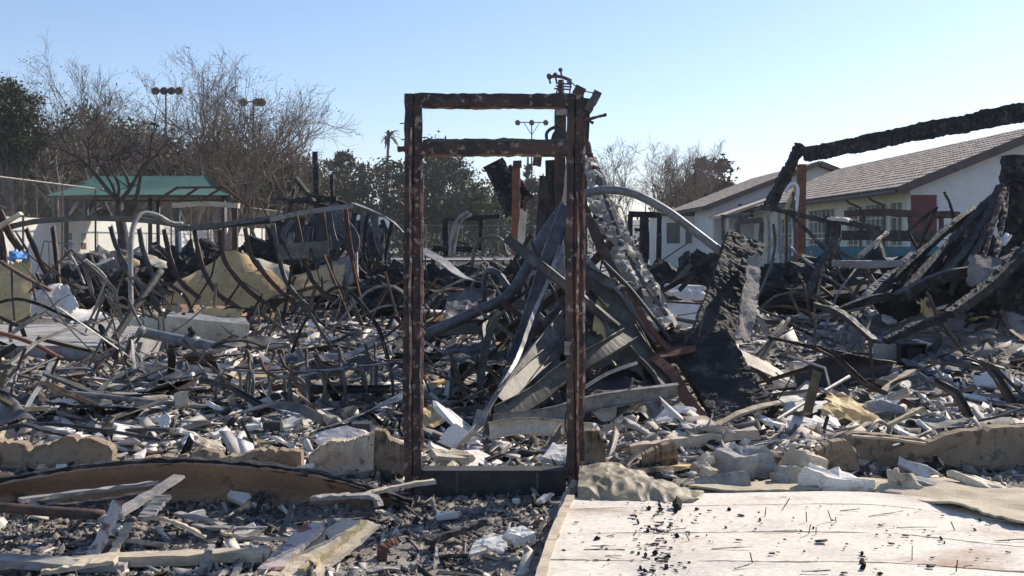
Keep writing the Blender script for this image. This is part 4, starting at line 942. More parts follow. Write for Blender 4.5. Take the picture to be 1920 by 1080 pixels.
# warped tan panels behind the studs
sheet('warped_panel', 'large curling tan panel behind the bent studs', 'panel', 'tan_panel', [[(300, 585, 20), (370, 600, 19.8), (440, 602, 19.6), (540, 600, 19.6)], [(320, 550, 20.4), (390, 530, 20.3), (440, 535, 20.2), (545, 552, 20)], [(350, 532, 20.8), (400, 500, 20.7), (436, 480, 20.7), (480, 505, 20.6)]], nu=34, nv=14, th=.03, amp=.15, freq=.9, rag=.3, seed=1)
sheet('warped_panel', 'upright cream panel with a curled left edge', 'panel', 'cream_panel', [[(452, 535, 20.9), (480, 540, 20.6), (545, 530, 20.7)], [(455, 470, 21.4), (480, 485, 21.2), (545, 500, 21.2)]], nu=26, nv=14, th=.03, amp=.18, freq=1.0, rag=.4, seed=2)
sheet('warped_panel', 'ochre panel low under the studs toward the black pile', 'panel', 'tan_panel', [[(530, 570, 20), (590, 560, 19.8), (640, 545, 19.8)], [(545, 520, 20.8), (600, 500, 20.6), (650, 488, 20.6)]], nu=24, nv=14, th=.03, amp=.1, freq=1.2, rag=.3, seed=3)
sheet('warped_panel', 'pale grey panel leaning right of the ochre one', 'panel', 'steel_pale', [[(600, 545, 20.2), (650, 540, 20), (672, 520, 20)], [(598, 500, 20.8), (640, 485, 20.7), (672, 474, 20.6)]], nu=20, nv=12, th=.03, amp=.06, freq=1.2, rag=.3, seed=4)
sheet('warped_panel', 'brownish panel lying in the shade below the studs', 'panel', 'brown_panel', [[(350, 600, 18.6), (430, 606, 18.4), (520, 604, 18.4)], [(330, 570, 19.6), (430, 578, 19.4), (520, 585, 19.4)]], nu=24, nv=10, th=.03, amp=.1, freq=1.2, rag=.3, seed=5)
sheet('curled_flap', 'short curled olive flap hanging between two studs', 'panel', 'tan_panel', [[(222, 488, 20), (240, 500, 19.8), (262, 497, 19.6)], [(228, 478, 20.2), (245, 482, 20.1), (262, 490, 20)]], nu=14, nv=8, th=.02, amp=.03, rag=.3, seed=6)
sheet('curled_flap', 'second curled yellow flap beside the bent grey hoop', 'panel', 'cream_panel', [[(270, 485, 20), (290, 500, 19.8), (314, 502, 19.6)], [(275, 476, 20.2), (295, 482, 20.1), (312, 492, 20)]], nu=14, nv=8, th=.02, amp=.03, rag=.3, seed=7)
sheet('rolled_carpet', 'rolled beige padding lying on top of the pile by the hoops', 'padding', 'cream_panel', [[(658, 452, 26), (690, 450, 26), (724, 446, 26)], [(656, 440, 25.6), (690, 436, 25.6), (726, 440, 25.6)], [(664, 444, 26.6), (695, 432, 26.6), (722, 438, 26.6)]], nu=20, nv=14, th=.08, amp=.05, freq=2, rag=.2, seed=8)
sheet('torn_sheet', 'torn pale metal sheet below the beige padding', 'sheet metal', 'steel_pale', [[(622, 490, 23), (660, 484, 23), (700, 478, 23), (718, 474, 23)], [(640, 474, 23.6), (670, 462, 23.6), (702, 456, 23.6), (716, 462, 23.6)]], nu=20, nv=10, th=.01, amp=.12, freq=2, rag=.5, seed=9)
# grey bent hoop
tube('bent_pipe', 'grey steel pipe bent into a tall hook in front of the stud wall', 'pipe', 'steel_pale', .045, [(246, 578), (245, 520), (246, 450), (254, 414), (270, 400), (295, 404), (320, 418), (342, 420)], 17.2, 18.2, n=10)
# white roofed frame by the canopy
wf = thing('burnt_gate_frame', 'small steel post frame with a pale cross beam and sloping rusty rails', 'frame', tuple(P(390, 500, 24)))
def wpart(nm, m, prof, pts, y, par=wf, **k): v, f = sweep(cr(PL(pts, y), 4), prof, **k); return obj(nm, v, f, m, par)
wpart('cross_beam', 'cream_panel', rect(.2, .12), [(326, 386), (385, 382), (448, 386)], 24)
wpart('post', 'steel', rect(.12, .1), [(332, 390), (334, 450), (335, 520)], 24, up=(0, -1, 0)); wpart('post', 'white_paint', rect(.07, .06), [(338, 430), (340, 515)], 23.9, up=(0, -1, 0)); wpart('post', 'steel_rust', rect(.12, .1), [(441, 390), (441, 470)], 24, up=(0, -1, 0))
for a, b in (((290, 378), (332, 352)), ((332, 378), (372, 352)), ((375, 377), (416, 352)), ((418, 350), (468, 388))): wpart('rafter', 'rust', circ(.032, 6), [a, b], 23.6)
wpart('ridge_rail', 'rust', circ(.03, 6), [(330, 352), (418, 351)], 23.6)
wpart('rafter', 'rust', circ(.03, 6), [(455, 378), (466, 386), (467, 400)], 23.6)
# diagonal black pole with rusty pipe foot
pp = thing('fallen_pole', 'dark rusty pole leaning diagonally from a broken pipe fitting', 'pole', tuple(P(190, 680, 13)))
def ppart(nm, m, prof, pts, y0, y1, **k): v, f = sweep(cr(PL(pts, y0, y1), 5), prof, **k); return obj(nm, v, f, m, pp, smooth=True)
ppart('pole', 'charwood', circ(.05, 10), [(186, 678), (230, 612), (270, 553), (302, 508)], 13.0, 14.2); ppart('flange', 'rust', circ(.085, 10), [(152, 668), (172, 672), (192, 680)], 13, 13)
ppart('stub_pipe', 'pipe_grey', circ(.05, 10), [(192, 676), (230, 678), (272, 684)], 13, 12.9); ppart('collar', 'rust', circ(.065, 10), [(196, 675), (204, 676)], 13, 12.98); ppart('base_fitting', 'rust', circ(.10, 10), [(166, 674), (178, 684)], 13, 13)
tube('red_conduit', 'rust red conduit curving down across the concrete floor slab', 'conduit', 'rust_orange', .028, [(-40, 628), (20, 642), (70, 660), (110, 682), (140, 690), (165, 684)], 12.6, 12.9, n=8)
ppx = thing('drain_pipe', 'thick grey drain pipe with a tee fitting lying behind the blue sheet', 'pipe', tuple(P(340, 650, 13)))
v, f = sweep(cr(PL([(262, 622), (320, 634), (370, 644), (418, 654)], 13.4, 13.0), 5), circ(.07, 10)); obj('pipe', v, f, 'pipe_grey', ppx, smooth=True)
for pts, r_ in (([(346, 638), (372, 644)], .09), ([(358, 640), (360, 626)], .055), ([(356, 622), (364, 618)], .06), ([(260, 620), (268, 625)], .085)): v, f = sweep(cr(PL(pts, 13.15), 3), circ(r_, 10)); obj('fitting', v, f, 'pipe_grey' if r_ > .06 else 'char', ppx, smooth=True)
# beige duct box
bx_ = thing('duct_box', 'long beige sheet-metal duct box with torn upper flap', 'duct', tuple(P(390, 640, 14.5)))
sheet('front_panel', None, None, 'cream_panel', [[(308, 628, 14.4), (380, 640, 14.3), (462, 640, 14.2)], [(312, 592, 14.4), (380, 600, 14.3), (468, 608, 14.2)]], parent=bx_, nu=16, nv=6, th=.01, amp=.02, seed=1)
sheet('top_panel', None, None, 'steel_pale', [[(312, 592, 14.41), (380, 600, 14.31), (468, 608, 14.21)], [(322, 584, 15.1), (385, 590, 15.0), (460, 598, 14.9)]], parent=bx_, nu=16, nv=6, th=.01, amp=.02, seed=2)
sheet('raised_flap', None, None, 'tan_panel', [[(372, 602, 15), (410, 604, 14.9), (446, 606, 14.8)], [(372, 576, 15.1), (415, 578, 15), (460, 580, 14.9)]], parent=bx_, nu=16, nv=6, th=.01, amp=.03, rag=.4, seed=3)
sheet('side_panel', None, None, 'cream_panel', [[(244, 610, 14.8), (275, 614, 14.7), (310, 622, 14.6)], [(242, 596, 14.9), (275, 596, 14.8), (312, 598, 14.7)]], parent=bx_, nu=12, nv=6, th=.01, amp=.02, seed=4)
# metal sheets
SH = [
    ('metal_sheet', 'long navy metal sheet curved along its length', 'blue_sheet', [[(272, 712, 10.6), (330, 708, 10.6), (400, 706, 10.6), (470, 712, 10.6), (535, 700, 10.5)], [(276, 678, 11.2), (330, 680, 11.2), (400, 680, 11.2), (470, 684, 11.2), (530, 688, 11.1)]], .03),
    ('metal_sheet', 'pale rim of sheet metal lying under the navy sheet', 'steel_pale', [[(390, 708, 10.3), (440, 716, 10.2), (490, 722, 10.2), (530, 704, 10.2)], [(380, 700, 10.5), (440, 704, 10.5), (490, 704, 10.5), (534, 696, 10.5)]], .02),
    ('metal_sheet', 'dark folded sheet ending left of the chair frames', 'blue_sheet', [[(142, 738, 9.9), (200, 745, 9.8), (290, 752, 9.7)], [(142, 722, 10.2), (200, 726, 10.2), (290, 738, 10)]], .02),
    ('metal_sheet', 'folded brown-grey channel piece with an open dark end', 'steel_rust', [[(250, 758, 9.4), (310, 752, 9.4), (362, 740, 9.3)], [(285, 742, 9.8), (330, 726, 9.8), (380, 712, 9.7)]], .03),
    ('metal_sheet', 'grey angular duct sheet behind the navy sheet', 'steel', [[(466, 648, 12.5), (500, 656, 12.4), (545, 652, 12.3)], [(462, 632, 12.8), (500, 630, 12.8), (530, 632, 12.7)]], .03),
    ('metal_sheet', 'bent grey flashing running up to the angular duct', 'steel', [[(340, 684, 11.6), (400, 666, 11.9), (462, 648, 12.3)], [(345, 672, 11.8), (400, 652, 12.1), (456, 634, 12.5)]], .04),
    ('metal_sheet', 'small pale triangle of sheet metal standing beside the navy sheet', 'steel_pale', [[(486, 680, 11), (505, 682, 11), (524, 684, 11)], [(486, 656, 11.2), (500, 664, 11.2), (518, 676, 11.1)]], .02),
    ('metal_sheet', 'broad black sheet standing on edge behind the chair frames', 'black_sheet', [[(530, 712, 10.6), (600, 706, 10.5), (660, 700, 10.4), (700, 690, 10.3)], [(525, 690, 10.8), (600, 682, 10.7), (660, 674, 10.6), (696, 664, 10.5)]], .03),
    ('metal_sheet', 'dark navy tube-like sheet lying in front of the plaster flakes', 'blue_sheet', [[(500, 684, 11.6), (580, 676, 11.5), (660, 668, 11.4), (720, 640, 11.6)], [(505, 668, 11.9), (580, 664, 11.8), (660, 654, 11.7), (715, 628, 11.8)]], .04),
    ('ceiling_panel', 'long pale grooved panel sloping up to the left door post', 'steel_pale', [[(588, 806, 7.9), (680, 778, 8.1), (765, 745, 8.4)], [(640, 792, 8.4), (700, 766, 8.5), (768, 728, 8.6)]], .01),
    ('metal_sheet', 'dark curved sheet arched over the right rubble', 'black_sheet', [[(1450, 742, 10.2), (1520, 738, 10.2), (1600, 730, 10.2), (1678, 705, 10.2)], [(1490, 705, 10.3), (1555, 690, 10.25), (1620, 690, 10.25), (1675, 690, 10.3)], [(1535, 674, 10.25), (1590, 666, 10.15), (1640, 672, 10.15), (1682, 682, 10.3)]], .03),
    ('metal_sheet', 'small grey folded sheet at the left end of the dark curved sheet', 'steel', [[(1425, 748, 9.9), (1450, 745, 9.9), (1495, 742, 9.9)], [(1440, 735, 10.1), (1470, 722, 10.1), (1488, 712, 10.1)]], .02),
    ('metal_sheet', 'olive curved sheet on the far side of the long tan wall stub', 'steel_olive', [[(1660, 806, 8.0), (1760, 804, 8.0), (1905, 796, 8.0)], [(1700, 784, 8.3), (1780, 786, 8.3), (1900, 780, 8.3)]], .02),
    ('metal_sheet', 'cream curved flashing sweeping right from the charred slab', 'cream_panel', [[(1372, 672, 9.6), (1420, 692, 9.5), (1460, 712, 9.4), (1490, 722, 9.3)], [(1380, 652, 9.8), (1425, 672, 9.7), (1465, 696, 9.6), (1488, 714, 9.4)]], .01),
    ('tan_door', 'tan wooden door leaf leaning at the far left', 'tan_panel', [[(-20, 612, 16.2), (20, 604, 16.2), (58, 600, 16.2)], [(-25, 500, 17), (20, 492, 17), (60, 488, 17)]], .02),
    ('metal_sheet', 'dark grey wedge of sheet metal on edge at the left front', 'blue_sheet', [[(15, 800, 7.8), (35, 792, 7.8), (48, 785, 7.8)], [(20, 760, 8.0), (30, 752, 8.0), (42, 775, 8.0)]], .01),
    ('metal_sheet', 'grey angled sheet at the left beyond the stucco stub', 'steel', [[(-10, 800, 7.7), (40, 790, 7.7), (70, 792, 7.7)], [(0, 760, 8.1), (22, 744, 8.1), (45, 780, 8.0)]], .02),
]
for k, (nm, lb, m, rows, amp) in enumerate(SH): sheet(nm, lb, {'tan_door': 'door'}.get(nm, 'panel' if 'panel' in nm else 'sheet metal'), m, rows, nu=30, nv=12, th=.008, amp=amp * 1.6, freq=3, rag=.35, seed=200 + k)
# ------------------------------------------------------------------ school chair frames (bent tube legs, seats burnt away)
def chair_frame(px, py, Y, rz, label, s=1.0, tilt=0):
    t = thing('chair_frame', label, 'chair frame', tuple(P(px, py, Y)), 'burnt chair frames')
    def w(a): return np.array([[x, y, z] for x, y, z in a]) * s
    M = np.array(Euler((R(tilt), R(tilt * .3), R(rz))).to_matrix()); o = P(px, py, Y)
    def add(nm, a, r_, m='steel_pale'): v, f = sweep(cr(w(a), 5) @ M.T + o, circ(r_, 8)); obj(nm, v, f, m, t, smooth=True)
    for sx in (-.17, .17):
        add('leg', [(sx, -.2, .0), (sx * .95, -.17, .28), (sx * .9, -.13, .37), (sx * .9, -.02, .40)], .016, 'steel')
        add('leg', [(sx, .22, .0), (sx * .95, .19, .3), (sx * .9, .14, .38), (sx * .9, -.02, .405)], .016, 'pipe_grey')
        add('back_tube', [(sx * .9, .12, .385), (sx * .92, .24, .44), (sx * .92, .30, .55)], .016, 'steel_rust')
    add('cross_bar', [(-.155, -.08, .40), (0, -.08, .395), (.155, -.08, .40)], .011); add('cross_bar', [(-.155, .08, .40), (0, .08, .395), (.155, .08, .40)], .011, 'steel_rust')
CH = [(505, 778, 9.1, 20, 'burnt chair frame with its legs standing upright beside the black sheet'), (560, 786, 8.9, 70, 'burnt chair frame turned sideways with paired front legs'), (610, 772, 9.2, 15, 'burnt chair frame nearest the sloping grooved panel'),
      (650, 766, 9.4, 100, 'burnt chair frame with rear tubes rising against the black sheet'), (690, 760, 9.6, 40, 'burnt chair frame close to the left door post'), (455, 772, 9.3, -20, 'burnt chair frame with a long bent top rail above ash'), (735, 752, 9.9, 10, 'burnt chair frame half hidden behind the left door post')]
for px, py, Y, rz, lb in CH: chair_frame(px, py, Y, rz, lb, 1.0)
for k, (px, py, Y, rz, lb) in enumerate([(40, 752, 9.9, 30, 'overturned chair frame in the tangle at the far left'), (100, 742, 10.2, 120, 'overturned chair frame under the red conduit'), (235, 690, 11.4, 60, 'overturned chair frame by the pipe fitting'), (250, 660, 12.6, 10, 'overturned chair frame behind the rusty pole foot'), (170, 720, 10.8, -40, 'overturned chair frame against the dark folded sheet')]):
    chair_frame(px, py, Y, rz, lb, 1.0, 60 + 25 * k)
tube('rail_pipe', 'long straight grey rail lying across the left rubble', 'pipe', 'steel_pale', .022, [(95, 752), (200, 762), (330, 776), (452, 788)], 8.5, 8.6)
tube('rail_pipe', 'thin black rail arching over the left stucco stub', 'pipe', 'black_sheet', .014, [(-30, 812), (40, 798), (110, 796), (200, 808), (300, 824)], 7.6, 7.4)
bar('angle_bar', 'black bent angle bar on the left rubble crest', 'bar', 'black_sheet', .06, .02, [(0, 806), (45, 796), (90, 808), (140, 818)], 7.3, 7.2)
bar('angle_bar', 'pale bent strap slanting down beside the grey wedge', 'strap', 'steel_pale', .04, .006, [(96, 680), (80, 715), (58, 750), (36, 796)], 9.5, 7.9, twist=.4)
bar('angle_bar', 'long dark angle bar sloping through the left tangle', 'bar', 'steel_rust', .05, .02, [(-20, 742), (60, 728), (120, 695)], 9.8, 10.3)
MB().box(tuple(P(663, 820, 7.45)), tuple(P(694, 795, 7.33) + (0, 0, 0))).build('black_box', 'black_sheet', label='small black electrical box standing on the plaster stub', cat='box')
MB().box(tuple(P(500, 808, 7.95)), tuple(P(525, 792, 7.85))).build('black_box', 'black_sheet', label='small black box lying below the chair frames', cat='box')
# ------------------------------------------------------------------ black pile behind the studs
BP = [([(590, 286), (592, 340), (594, 480)], .07, 'upright charred post tallest above the black pile'), ([(622, 328), (624, 400), (625, 480)], .05, 'second shorter charred post in the black pile'),
      ([(554, 334), (575, 360), (590, 380)], .06, 'charred timber slanting up out of the black pile'), ([(552, 355), (545, 385), (535, 420)], .04, 'thin charred stick left of the black pile'),
      ([(520, 372), (570, 378), (632, 372)], .06, 'charred cross timber lying over the black pile'), ([(540, 380), (600, 370), (650, 384)], .05, 'second charred cross timber on the black pile'),
      ([(560, 372), (600, 385), (640, 392)], .05, 'lowest charred cross timber on the black pile')]
for pts, w, lb in BP: beam('charred_timber', lb, 'timber', 'char', w * 1.7, w * 1.7, pts, 24, 23.5, nl=24, ns=3, amp=.012, cell=.1)
for k in range(48):
    px = random.uniform(540, 720); y1 = random.uniform(392, 440); y2 = random.uniform(470, 510); Y = random.uniform(21.5, 24)
    bar('burnt_batten', 'black burnt slat hanging down in the dark pile behind the studs', 'batten', random.choice(['char', 'steel', 'black_sheet']), random.uniform(.05, .16), .03, [(px, y1), (px + random.gauss(0, 8), (y1 + y2) / 2), (px + random.gauss(0, 16), y2)], Y, Y - .5, group='black slats of the dark pile', up=(0, -1, 0), twist=random.uniform(-.6, .6))
sheet('scorched_sheet', 'scorched grey sheet leaning against the black pile', 'sheet metal', 'steel', [[(640, 480, 22.5), (668, 482, 22.5)], [(622, 420, 23), (648, 400, 23)], [(612, 388, 23.4), (632, 380, 23.4)]], nu=12, nv=14, th=.01, amp=.08, freq=2, rag=.5, seed=3)
# dark heap left of it
HP = [(205, 455, 1.5, .45, 26, 'ash', 'grey matted heap of burnt roofing behind the hooked pipe'), (330, 480, 1.4, .5, 24, 'char', 'dark matted heap under the pale cross beam'), (275, 446, .8, .35, 28, 'concrete', 'light grey heap near the burnt tree'),
      (560, 470, 1.2, .7, 25, 'char', 'black heap of burnt shelving left of the two charred posts'), (640, 470, 1.1, .75, 25, 'char', 'black heap of burnt shelving below the charred posts'), (455, 490, 1.5, .45, 25, 'char', 'low black heap behind the cream panel'), (700, 505, 1.4, .4, 22, 'char', 'low black heap below the beige padding'),
      (150, 520, 1.3, .45, 21, 'char', 'black heap behind the white drywall sheets'), (820, 520, 1.8, .4, 20, 'char', 'low black heap under the crooked table frame'), (985, 500, 1.5, .5, 18.5, 'char', 'black heap at the foot of the rusty column'), (1270, 470, 1.0, .55, 19, 'char', 'black burnt stack right of the black open frame'), (1300, 440, .6, .5, 19.5, 'char', 'tall black stump beneath the arched pipe'),
      (1480, 540, 1.3, .3, 16.5, 'char', 'low black heap around the rusty red post'), (1640, 470, 2.0, .45, 17.5, 'char', 'black heap in front of the teal screen'), (1840, 540, 1.2, .5, 13.6, 'char', 'black heap under the leaning timber bundle')]
for k, (px, py, w, h, Y, hm, lb) in enumerate(HP):
    n = 40; m_ = 20; V = []
    for i in range(n):
        for j in range(m_):
            a = 2 * math.pi * i / n; e = math.pi / 2 * j / (m_ - 1); q = np.array([math.cos(a) * math.cos(e) * w, math.sin(a) * math.cos(e) * w * .7, math.sin(e) * h * 2])
            q *= 1 + .45 * mnoise.noise(Vector(q * 2.3 + k)) + .3 * mnoise.noise(Vector(q * 5 + k)) + .22 * mnoise.noise(Vector(q * 12)); V.append(q)
    b = P(px, py, Y); b[2] = min(b[2] - h, H1(b[0], b[1]) + .05)
    f = [(i * m_ + j, ((i + 1) % n) * m_ + j, ((i + 1) % n) * m_ + j + 1, i * m_ + j + 1) for i in range(n) for j in range(m_ - 1)]
    obj('burnt_heap', np.array(V) + b, f, hm, label=lb, cat='heap')
sheet('blue_tarp', 'crumpled bright blue plastic bag on the tan door', 'plastic bag', 'blue_plastic', [[(14, 488, 17), (32, 490, 16.8), (50, 486, 16.9)], [(16, 474, 17.2), (30, 470, 17.2), (52, 476, 17.2)]], nu=16, nv=10, th=.02, amp=.12, freq=6, rag=.3, seed=5)
# left edge odds
for k, (pts, y0, m, w, lb) in enumerate([([(0, 490), (45, 518), (95, 545)], 15.8, 'steel_rust', .09, 'brown bar slanting across the tan door'), ([(22, 505), (24, 560), (28, 602)], 15.9, 'black_sheet', .03, 'thin dark rod upright before the tan door'),
    ([(116, 460), (140, 490), (158, 532)], 18.5, 'steel_pale', .05, 'thin pale strip drooping under the top rail'), ([(160, 486), (190, 510), (206, 532)], 18.2, 'steel_pale', .06, 'pale channel lying on the dark heap'), ([(158, 490), (180, 496), (212, 484)], 18.6, 'white_plastic', .08, 'short white tube on the dark heap'),
    ([(28, 612), (50, 602), (70, 586)], 15.5, 'steel', .02, 'short rod resting on the white drywall sheet'), ([(290, 640), (340, 612), (396, 566)], 14.0, 'steel_pale', .03, 'thin rod leaning across the beige duct box'), ([(-10, 430), (20, 412), (40, 400)], 17, 'cream_panel', .12, 'short pinkish board at the far left end of the rail')]):
    bar('loose_bar', lb, 'bar', m, w, max(.02, w * .5), pts, y0)

# ================================================================== CENTRE: burnt column and leaning pile
col = thing('burnt_column', 'tall burnt timber column with nailed boards and hanging wires behind the door frame', 'column', tuple(P(1060, 620, 11)))
def cpart(nm, m, w, t, pts, y0, y1=None, tw=0, **k): v, f = sweep(cr(PL(pts, y0, y1), 5), rect(w, t), (0, -1, 0), twist=tw, jit=.003, **k); return obj(nm, v, f, m, col)
cpart('post', 'steel_rust', .12, .12, [(1051, 206), (1050, 300), (1052, 420), (1055, 600)], 11); cpart('post', 'charwood', .12, .12, [(1096, 185), (1092, 300), (1090, 420), (1092, 600)], 11.1)
cpart('cap_block', 'wood_grey', .20, .15, [(1042, 200), (1062, 200)], 10.95); cpart('board', 'steel_rust', .12, .03, [(1082, 178), (1090, 163)], 10.9); cpart('board', 'steel', .09, .05, [(1101, 208), (1112, 190), (1122, 171)], 10.9)
cpart('stick', 'steel_rust', .03, .03, [(1096, 226), (1118, 220), (1137, 215)], 10.9); cpart('stick', 'steel_rust', .025, .02, [(1096, 227), (1106, 227), (1113, 232)], 10.9)
cpart('board', 'wood_pale', .07, .03, [(1068, 300), (1062, 360), (1055, 420)], 10.9); cpart('board', 'charwood', .12, .05, [(1032, 300), (1034, 360), (1030, 430)], 11.2); cpart('board', 'charwood', .1, .05, [(1020, 330), (1016, 400), (1010, 470)], 11.4)
for pts in ([(1026, 268), (1025, 250), (1036, 240), (1050, 238)], [(1034, 268), (1040, 250), (1052, 244)], [(1050, 240), (1060, 250), (1066, 268)], [(1048, 250), (1058, 262), (1050, 290)]):
    v, f = sweep(cr(PL(pts, 10.95), 5), circ(.018, 6)); obj('wire', v, f, 'black_sheet', col, smooth=True)
v, f = beamm(PL([(1056, 248), (1058, 270), (1056, 292)], 11.05), .2, .2, (0, -1, 0), nl=20, ns=5, amp=.04, cell=.05, seed=8); obj('charred_knot', v, f, 'char', col)
# second burnt column left of it (seen through the frame) with charred beam end
c2 = thing('rusty_column', 'rust red steel column with a black cap and a charred beam hanging behind', 'column', tuple(P(970, 500, 17)))
def c2part(nm, m, w, t, pts, y0, y1=None, up=(0, -1, 0)): v, f = sweep(cr(PL(pts, y0, y1), 5), rect(w, t), up, jit=.003); return obj(nm, v, f, m, c2)
c2part('column', 'rust_orange', .13, .13, [(968, 312), (967, 400), (966, 475)], 16.5); c2part('cap', 'steel_rust', .14, .2, [(970, 302), (970, 314)], 16.45)
c2part('board', 'cream_panel', .12, .03, [(982, 392), (976, 460)], 16.3); c2part('flange', 'rust', .05, .05, [(986, 368), (984, 395)], 16.3)
v, f = beamm(PL([(925, 305), (945, 345), (968, 400)], 17.0), .26, .36, (0, 0, 1), nl=44, ns=6, amp=.03, cell=.09, seed=2); obj('charred_beam', v, f, 'char', c2)
v, f = beamm(PL([(945, 318), (965, 345), (985, 380)], 17.2), .22, .3, (0, 0, 1), nl=30, ns=5, amp=.03, cell=.09, seed=3); obj('charred_beam', v, f, 'char', c2)
c2part('block', 'steel_rust', .22, .06, [(1000, 298), (1016, 300)], 16.5)
# leaning strip of plaster wall
lp = thing('leaning_plaster_strip', 'tall strip of broken white plaster wall leaning between dark wooden edges', 'wall', tuple(P(1210, 620, 9.5)))
v, f = sheetm([[P(1178, 620, 9.3), P(1230, 625, 9.2), P(1278, 618, 9.2)], [P(1150, 520, 9.9), P(1185, 520, 9.8), P(1222, 512, 9.8)], [P(1110, 400, 10.5), P(1130, 400, 10.4), P(1160, 396, 10.4)], [P(1088, 268, 11.2), P(1097, 268, 11.2), P(1106, 268, 11.2)]], 26, 60, .03, .10, 6.0, .6, 3); obj('plaster', v, f, 'flake_grey', lp)
def lpart(nm, m, w, t, pts, y0, y1, tw=0): v, f = sweep(cr(PL(pts, y0, y1), 6), rect(w, t), (0, -1, .3), twist=tw, jit=.004); obj(nm, v, f, m, lp)
lpart('edge_board', 'steel_rust', .09, .04, [(1086, 372), (1110, 425), (1150, 510), (1195, 590), (1240, 650)], 10.2, 8.9); lpart('edge_board', 'rust', .06, .03, [(1098, 262), (1112, 310), (1126, 352)], 11, 10.6); lpart('edge_board', 'steel', .03, .03, [(1120, 330), (1160, 440), (1200, 520), (1250, 590)], 10.5, 9.0); lpart('edge_board', 'rust', .05, .03, [(1175, 540), (1215, 610), (1258, 660)], 9.1, 8.7)
for k in range(150):
    t = random.random() ** .8; py = 285 + 330 * t; q_ = random.random(); px = np.interp(py, [268, 400, 520, 620], [1088, 1110, 1150, 1178]) * q_ + np.interp(py, [268, 400, 520, 620], [1106, 1160, 1222, 1278]) * (1 - q_); Y = 10.9 - 1.8 * t - .12
    v, f = slabm(8, 1, 300 + k, .4); s = random.uniform(.08, .24); s *= random.uniform(.35, .95); v = v * (s, s * .7, s * .12); M = np.array(Euler((random.uniform(.3, 1.4), random.gauss(0, .4), random.uniform(0, 6))).to_matrix()); obj('plaster_lump', v @ M.T + P(px, py, Y), f, random.choice(['plaster', 'plaster', 'flake_grey', 'plaster_beige', 'concrete', 'charwood']), lp)
# fan of metal studs and sheets
FAN = [  # label, material, w, depth, pts, y0, y1
    ('heavy blue-black pipe bent from the door post down to the left', 'blue_sheet', 'T.055', [(800, 628), (880, 590), (950, 556), (990, 500), (1020, 440), (1060, 385)], 9.6, 9.9),
    ('crumpled dark blue strip hanging down beside the heavy pipe', 'blue_sheet', .14, [(1062, 392), (1040, 450), (1010, 540), (985, 620), (960, 680)], 9.5, 8.8),
    ('shiny creased strip twisting beside the crumpled blue strip', 'steel_pale', .035, [(1056, 440), (1030, 520), (1000, 590), (975, 660), (955, 700), (900, 790)], 9.4, 7.7),
    ('wide dark channel falling left from the right door post', 'steel', .17, [(1060, 600), (1010, 660), (960, 720), (905, 800)], 9.0, 7.6),
    ('second wide dark channel just above the first', 'steel_olive', .13, [(1062, 640), (1000, 690), (940, 750)], 8.9, 7.8),
    ('long olive channel running low to the right from the steel point', 'steel_olive', .15, [(930, 780), (1000, 745), (1060, 700), (1140, 655), (1180, 632)], 7.7, 8.6),
    ('pale grey channel lying nearly level behind the right door post', 'steel_pale', .12, [(925, 792), (1030, 778), (1120, 752), (1270, 730)], 7.6, 8.0),
    ('whitish trough channel on the ground behind the sill', 'cream_panel', .12, [(918, 808), (980, 800), (1060, 806), (1110, 812)], 7.3, 7.2),
    ('broad olive sheet strip curving down to the right', 'steel_olive', .17, [(1100, 520), (1150, 570), (1190, 630), (1225, 700)], 9.3, 8.6),
    ('olive strip curling beside the broad olive strip', 'steel_olive', .18, [(1120, 545), (1100, 600), (1085, 650)], 9.2, 8.9),
    ('narrow bright edged strip crossing the fan', 'steel_pale', .05, [(1080, 460), (1130, 520), (1180, 570), (1230, 640)], 9.6, 8.9),
    ('dark leaf-shaped strip folded over at its lower end', 'steel_olive', .16, [(1175, 620), (1200, 660), (1235, 700), (1250, 730)], 8.8, 8.2),
    ('rusty brown strip bending down toward the charred slab', 'rust', .09, [(1225, 668), (1260, 700), (1290, 750), (1318, 785)], 8.5, 7.9),
    ('level olive rail behind the right door post', 'steel_olive', .10, [(935, 575), (1000, 572), (1062, 570), (1130, 560)], 10.3, 10.2),
    ('second level olive rail below the first', 'steel_olive', .11, [(990, 620), (1050, 606), (1100, 590)], 9.9, 9.8),
    ('long level olive beam with a pale stripe left of the fan', 'steel_olive', .14, [(800, 618), (870, 615), (965, 612), (1000, 618)], 10.2, 10.2),
    ('thin black curved rod on the right side of the fan', 'black_sheet', 'T.018', [(1130, 490), (1180, 540), (1220, 590), (1258, 640)], 9.2, 8.8),
    ('thin pale stick crossing low through the fan', 'wood_pale', .03, [(1090, 730), (1140, 700), (1195, 680)], 8.2, 8.4),
    ('steel point strip with a sharp torn tip behind the sill', 'steel_pale', .09, [(905, 770), (898, 795), (893, 815)], 7.5, 7.4),
    ('upright bent pipe with an elbow left of the fan', 'blue_sheet', 'T.03', [(912, 600), (908, 560), (910, 515), (930, 510), (955, 540)], 10.5, 10.2),
    ('thin leg running down from the upright bent pipe', 'steel', .03, [(915, 590), (925, 640), (932, 665), (950, 690)], 10.2, 9.4)]
for lb, m, w, pts, y0, y1 in FAN:
    if isinstance(w, str): tube('bent_pipe', lb, 'pipe', m, float(w[1:]), pts, y0, y1, n=10)
    else: bar('steel_strip', lb, 'strip', m, w, .008, pts, y0, y1, prof=chan(w, w * .35, .006) if w > .09 else rect(w, .008), up=(.2, -1, .35), twist=random.uniform(-.6, .6), jit=.0012, seg=8)
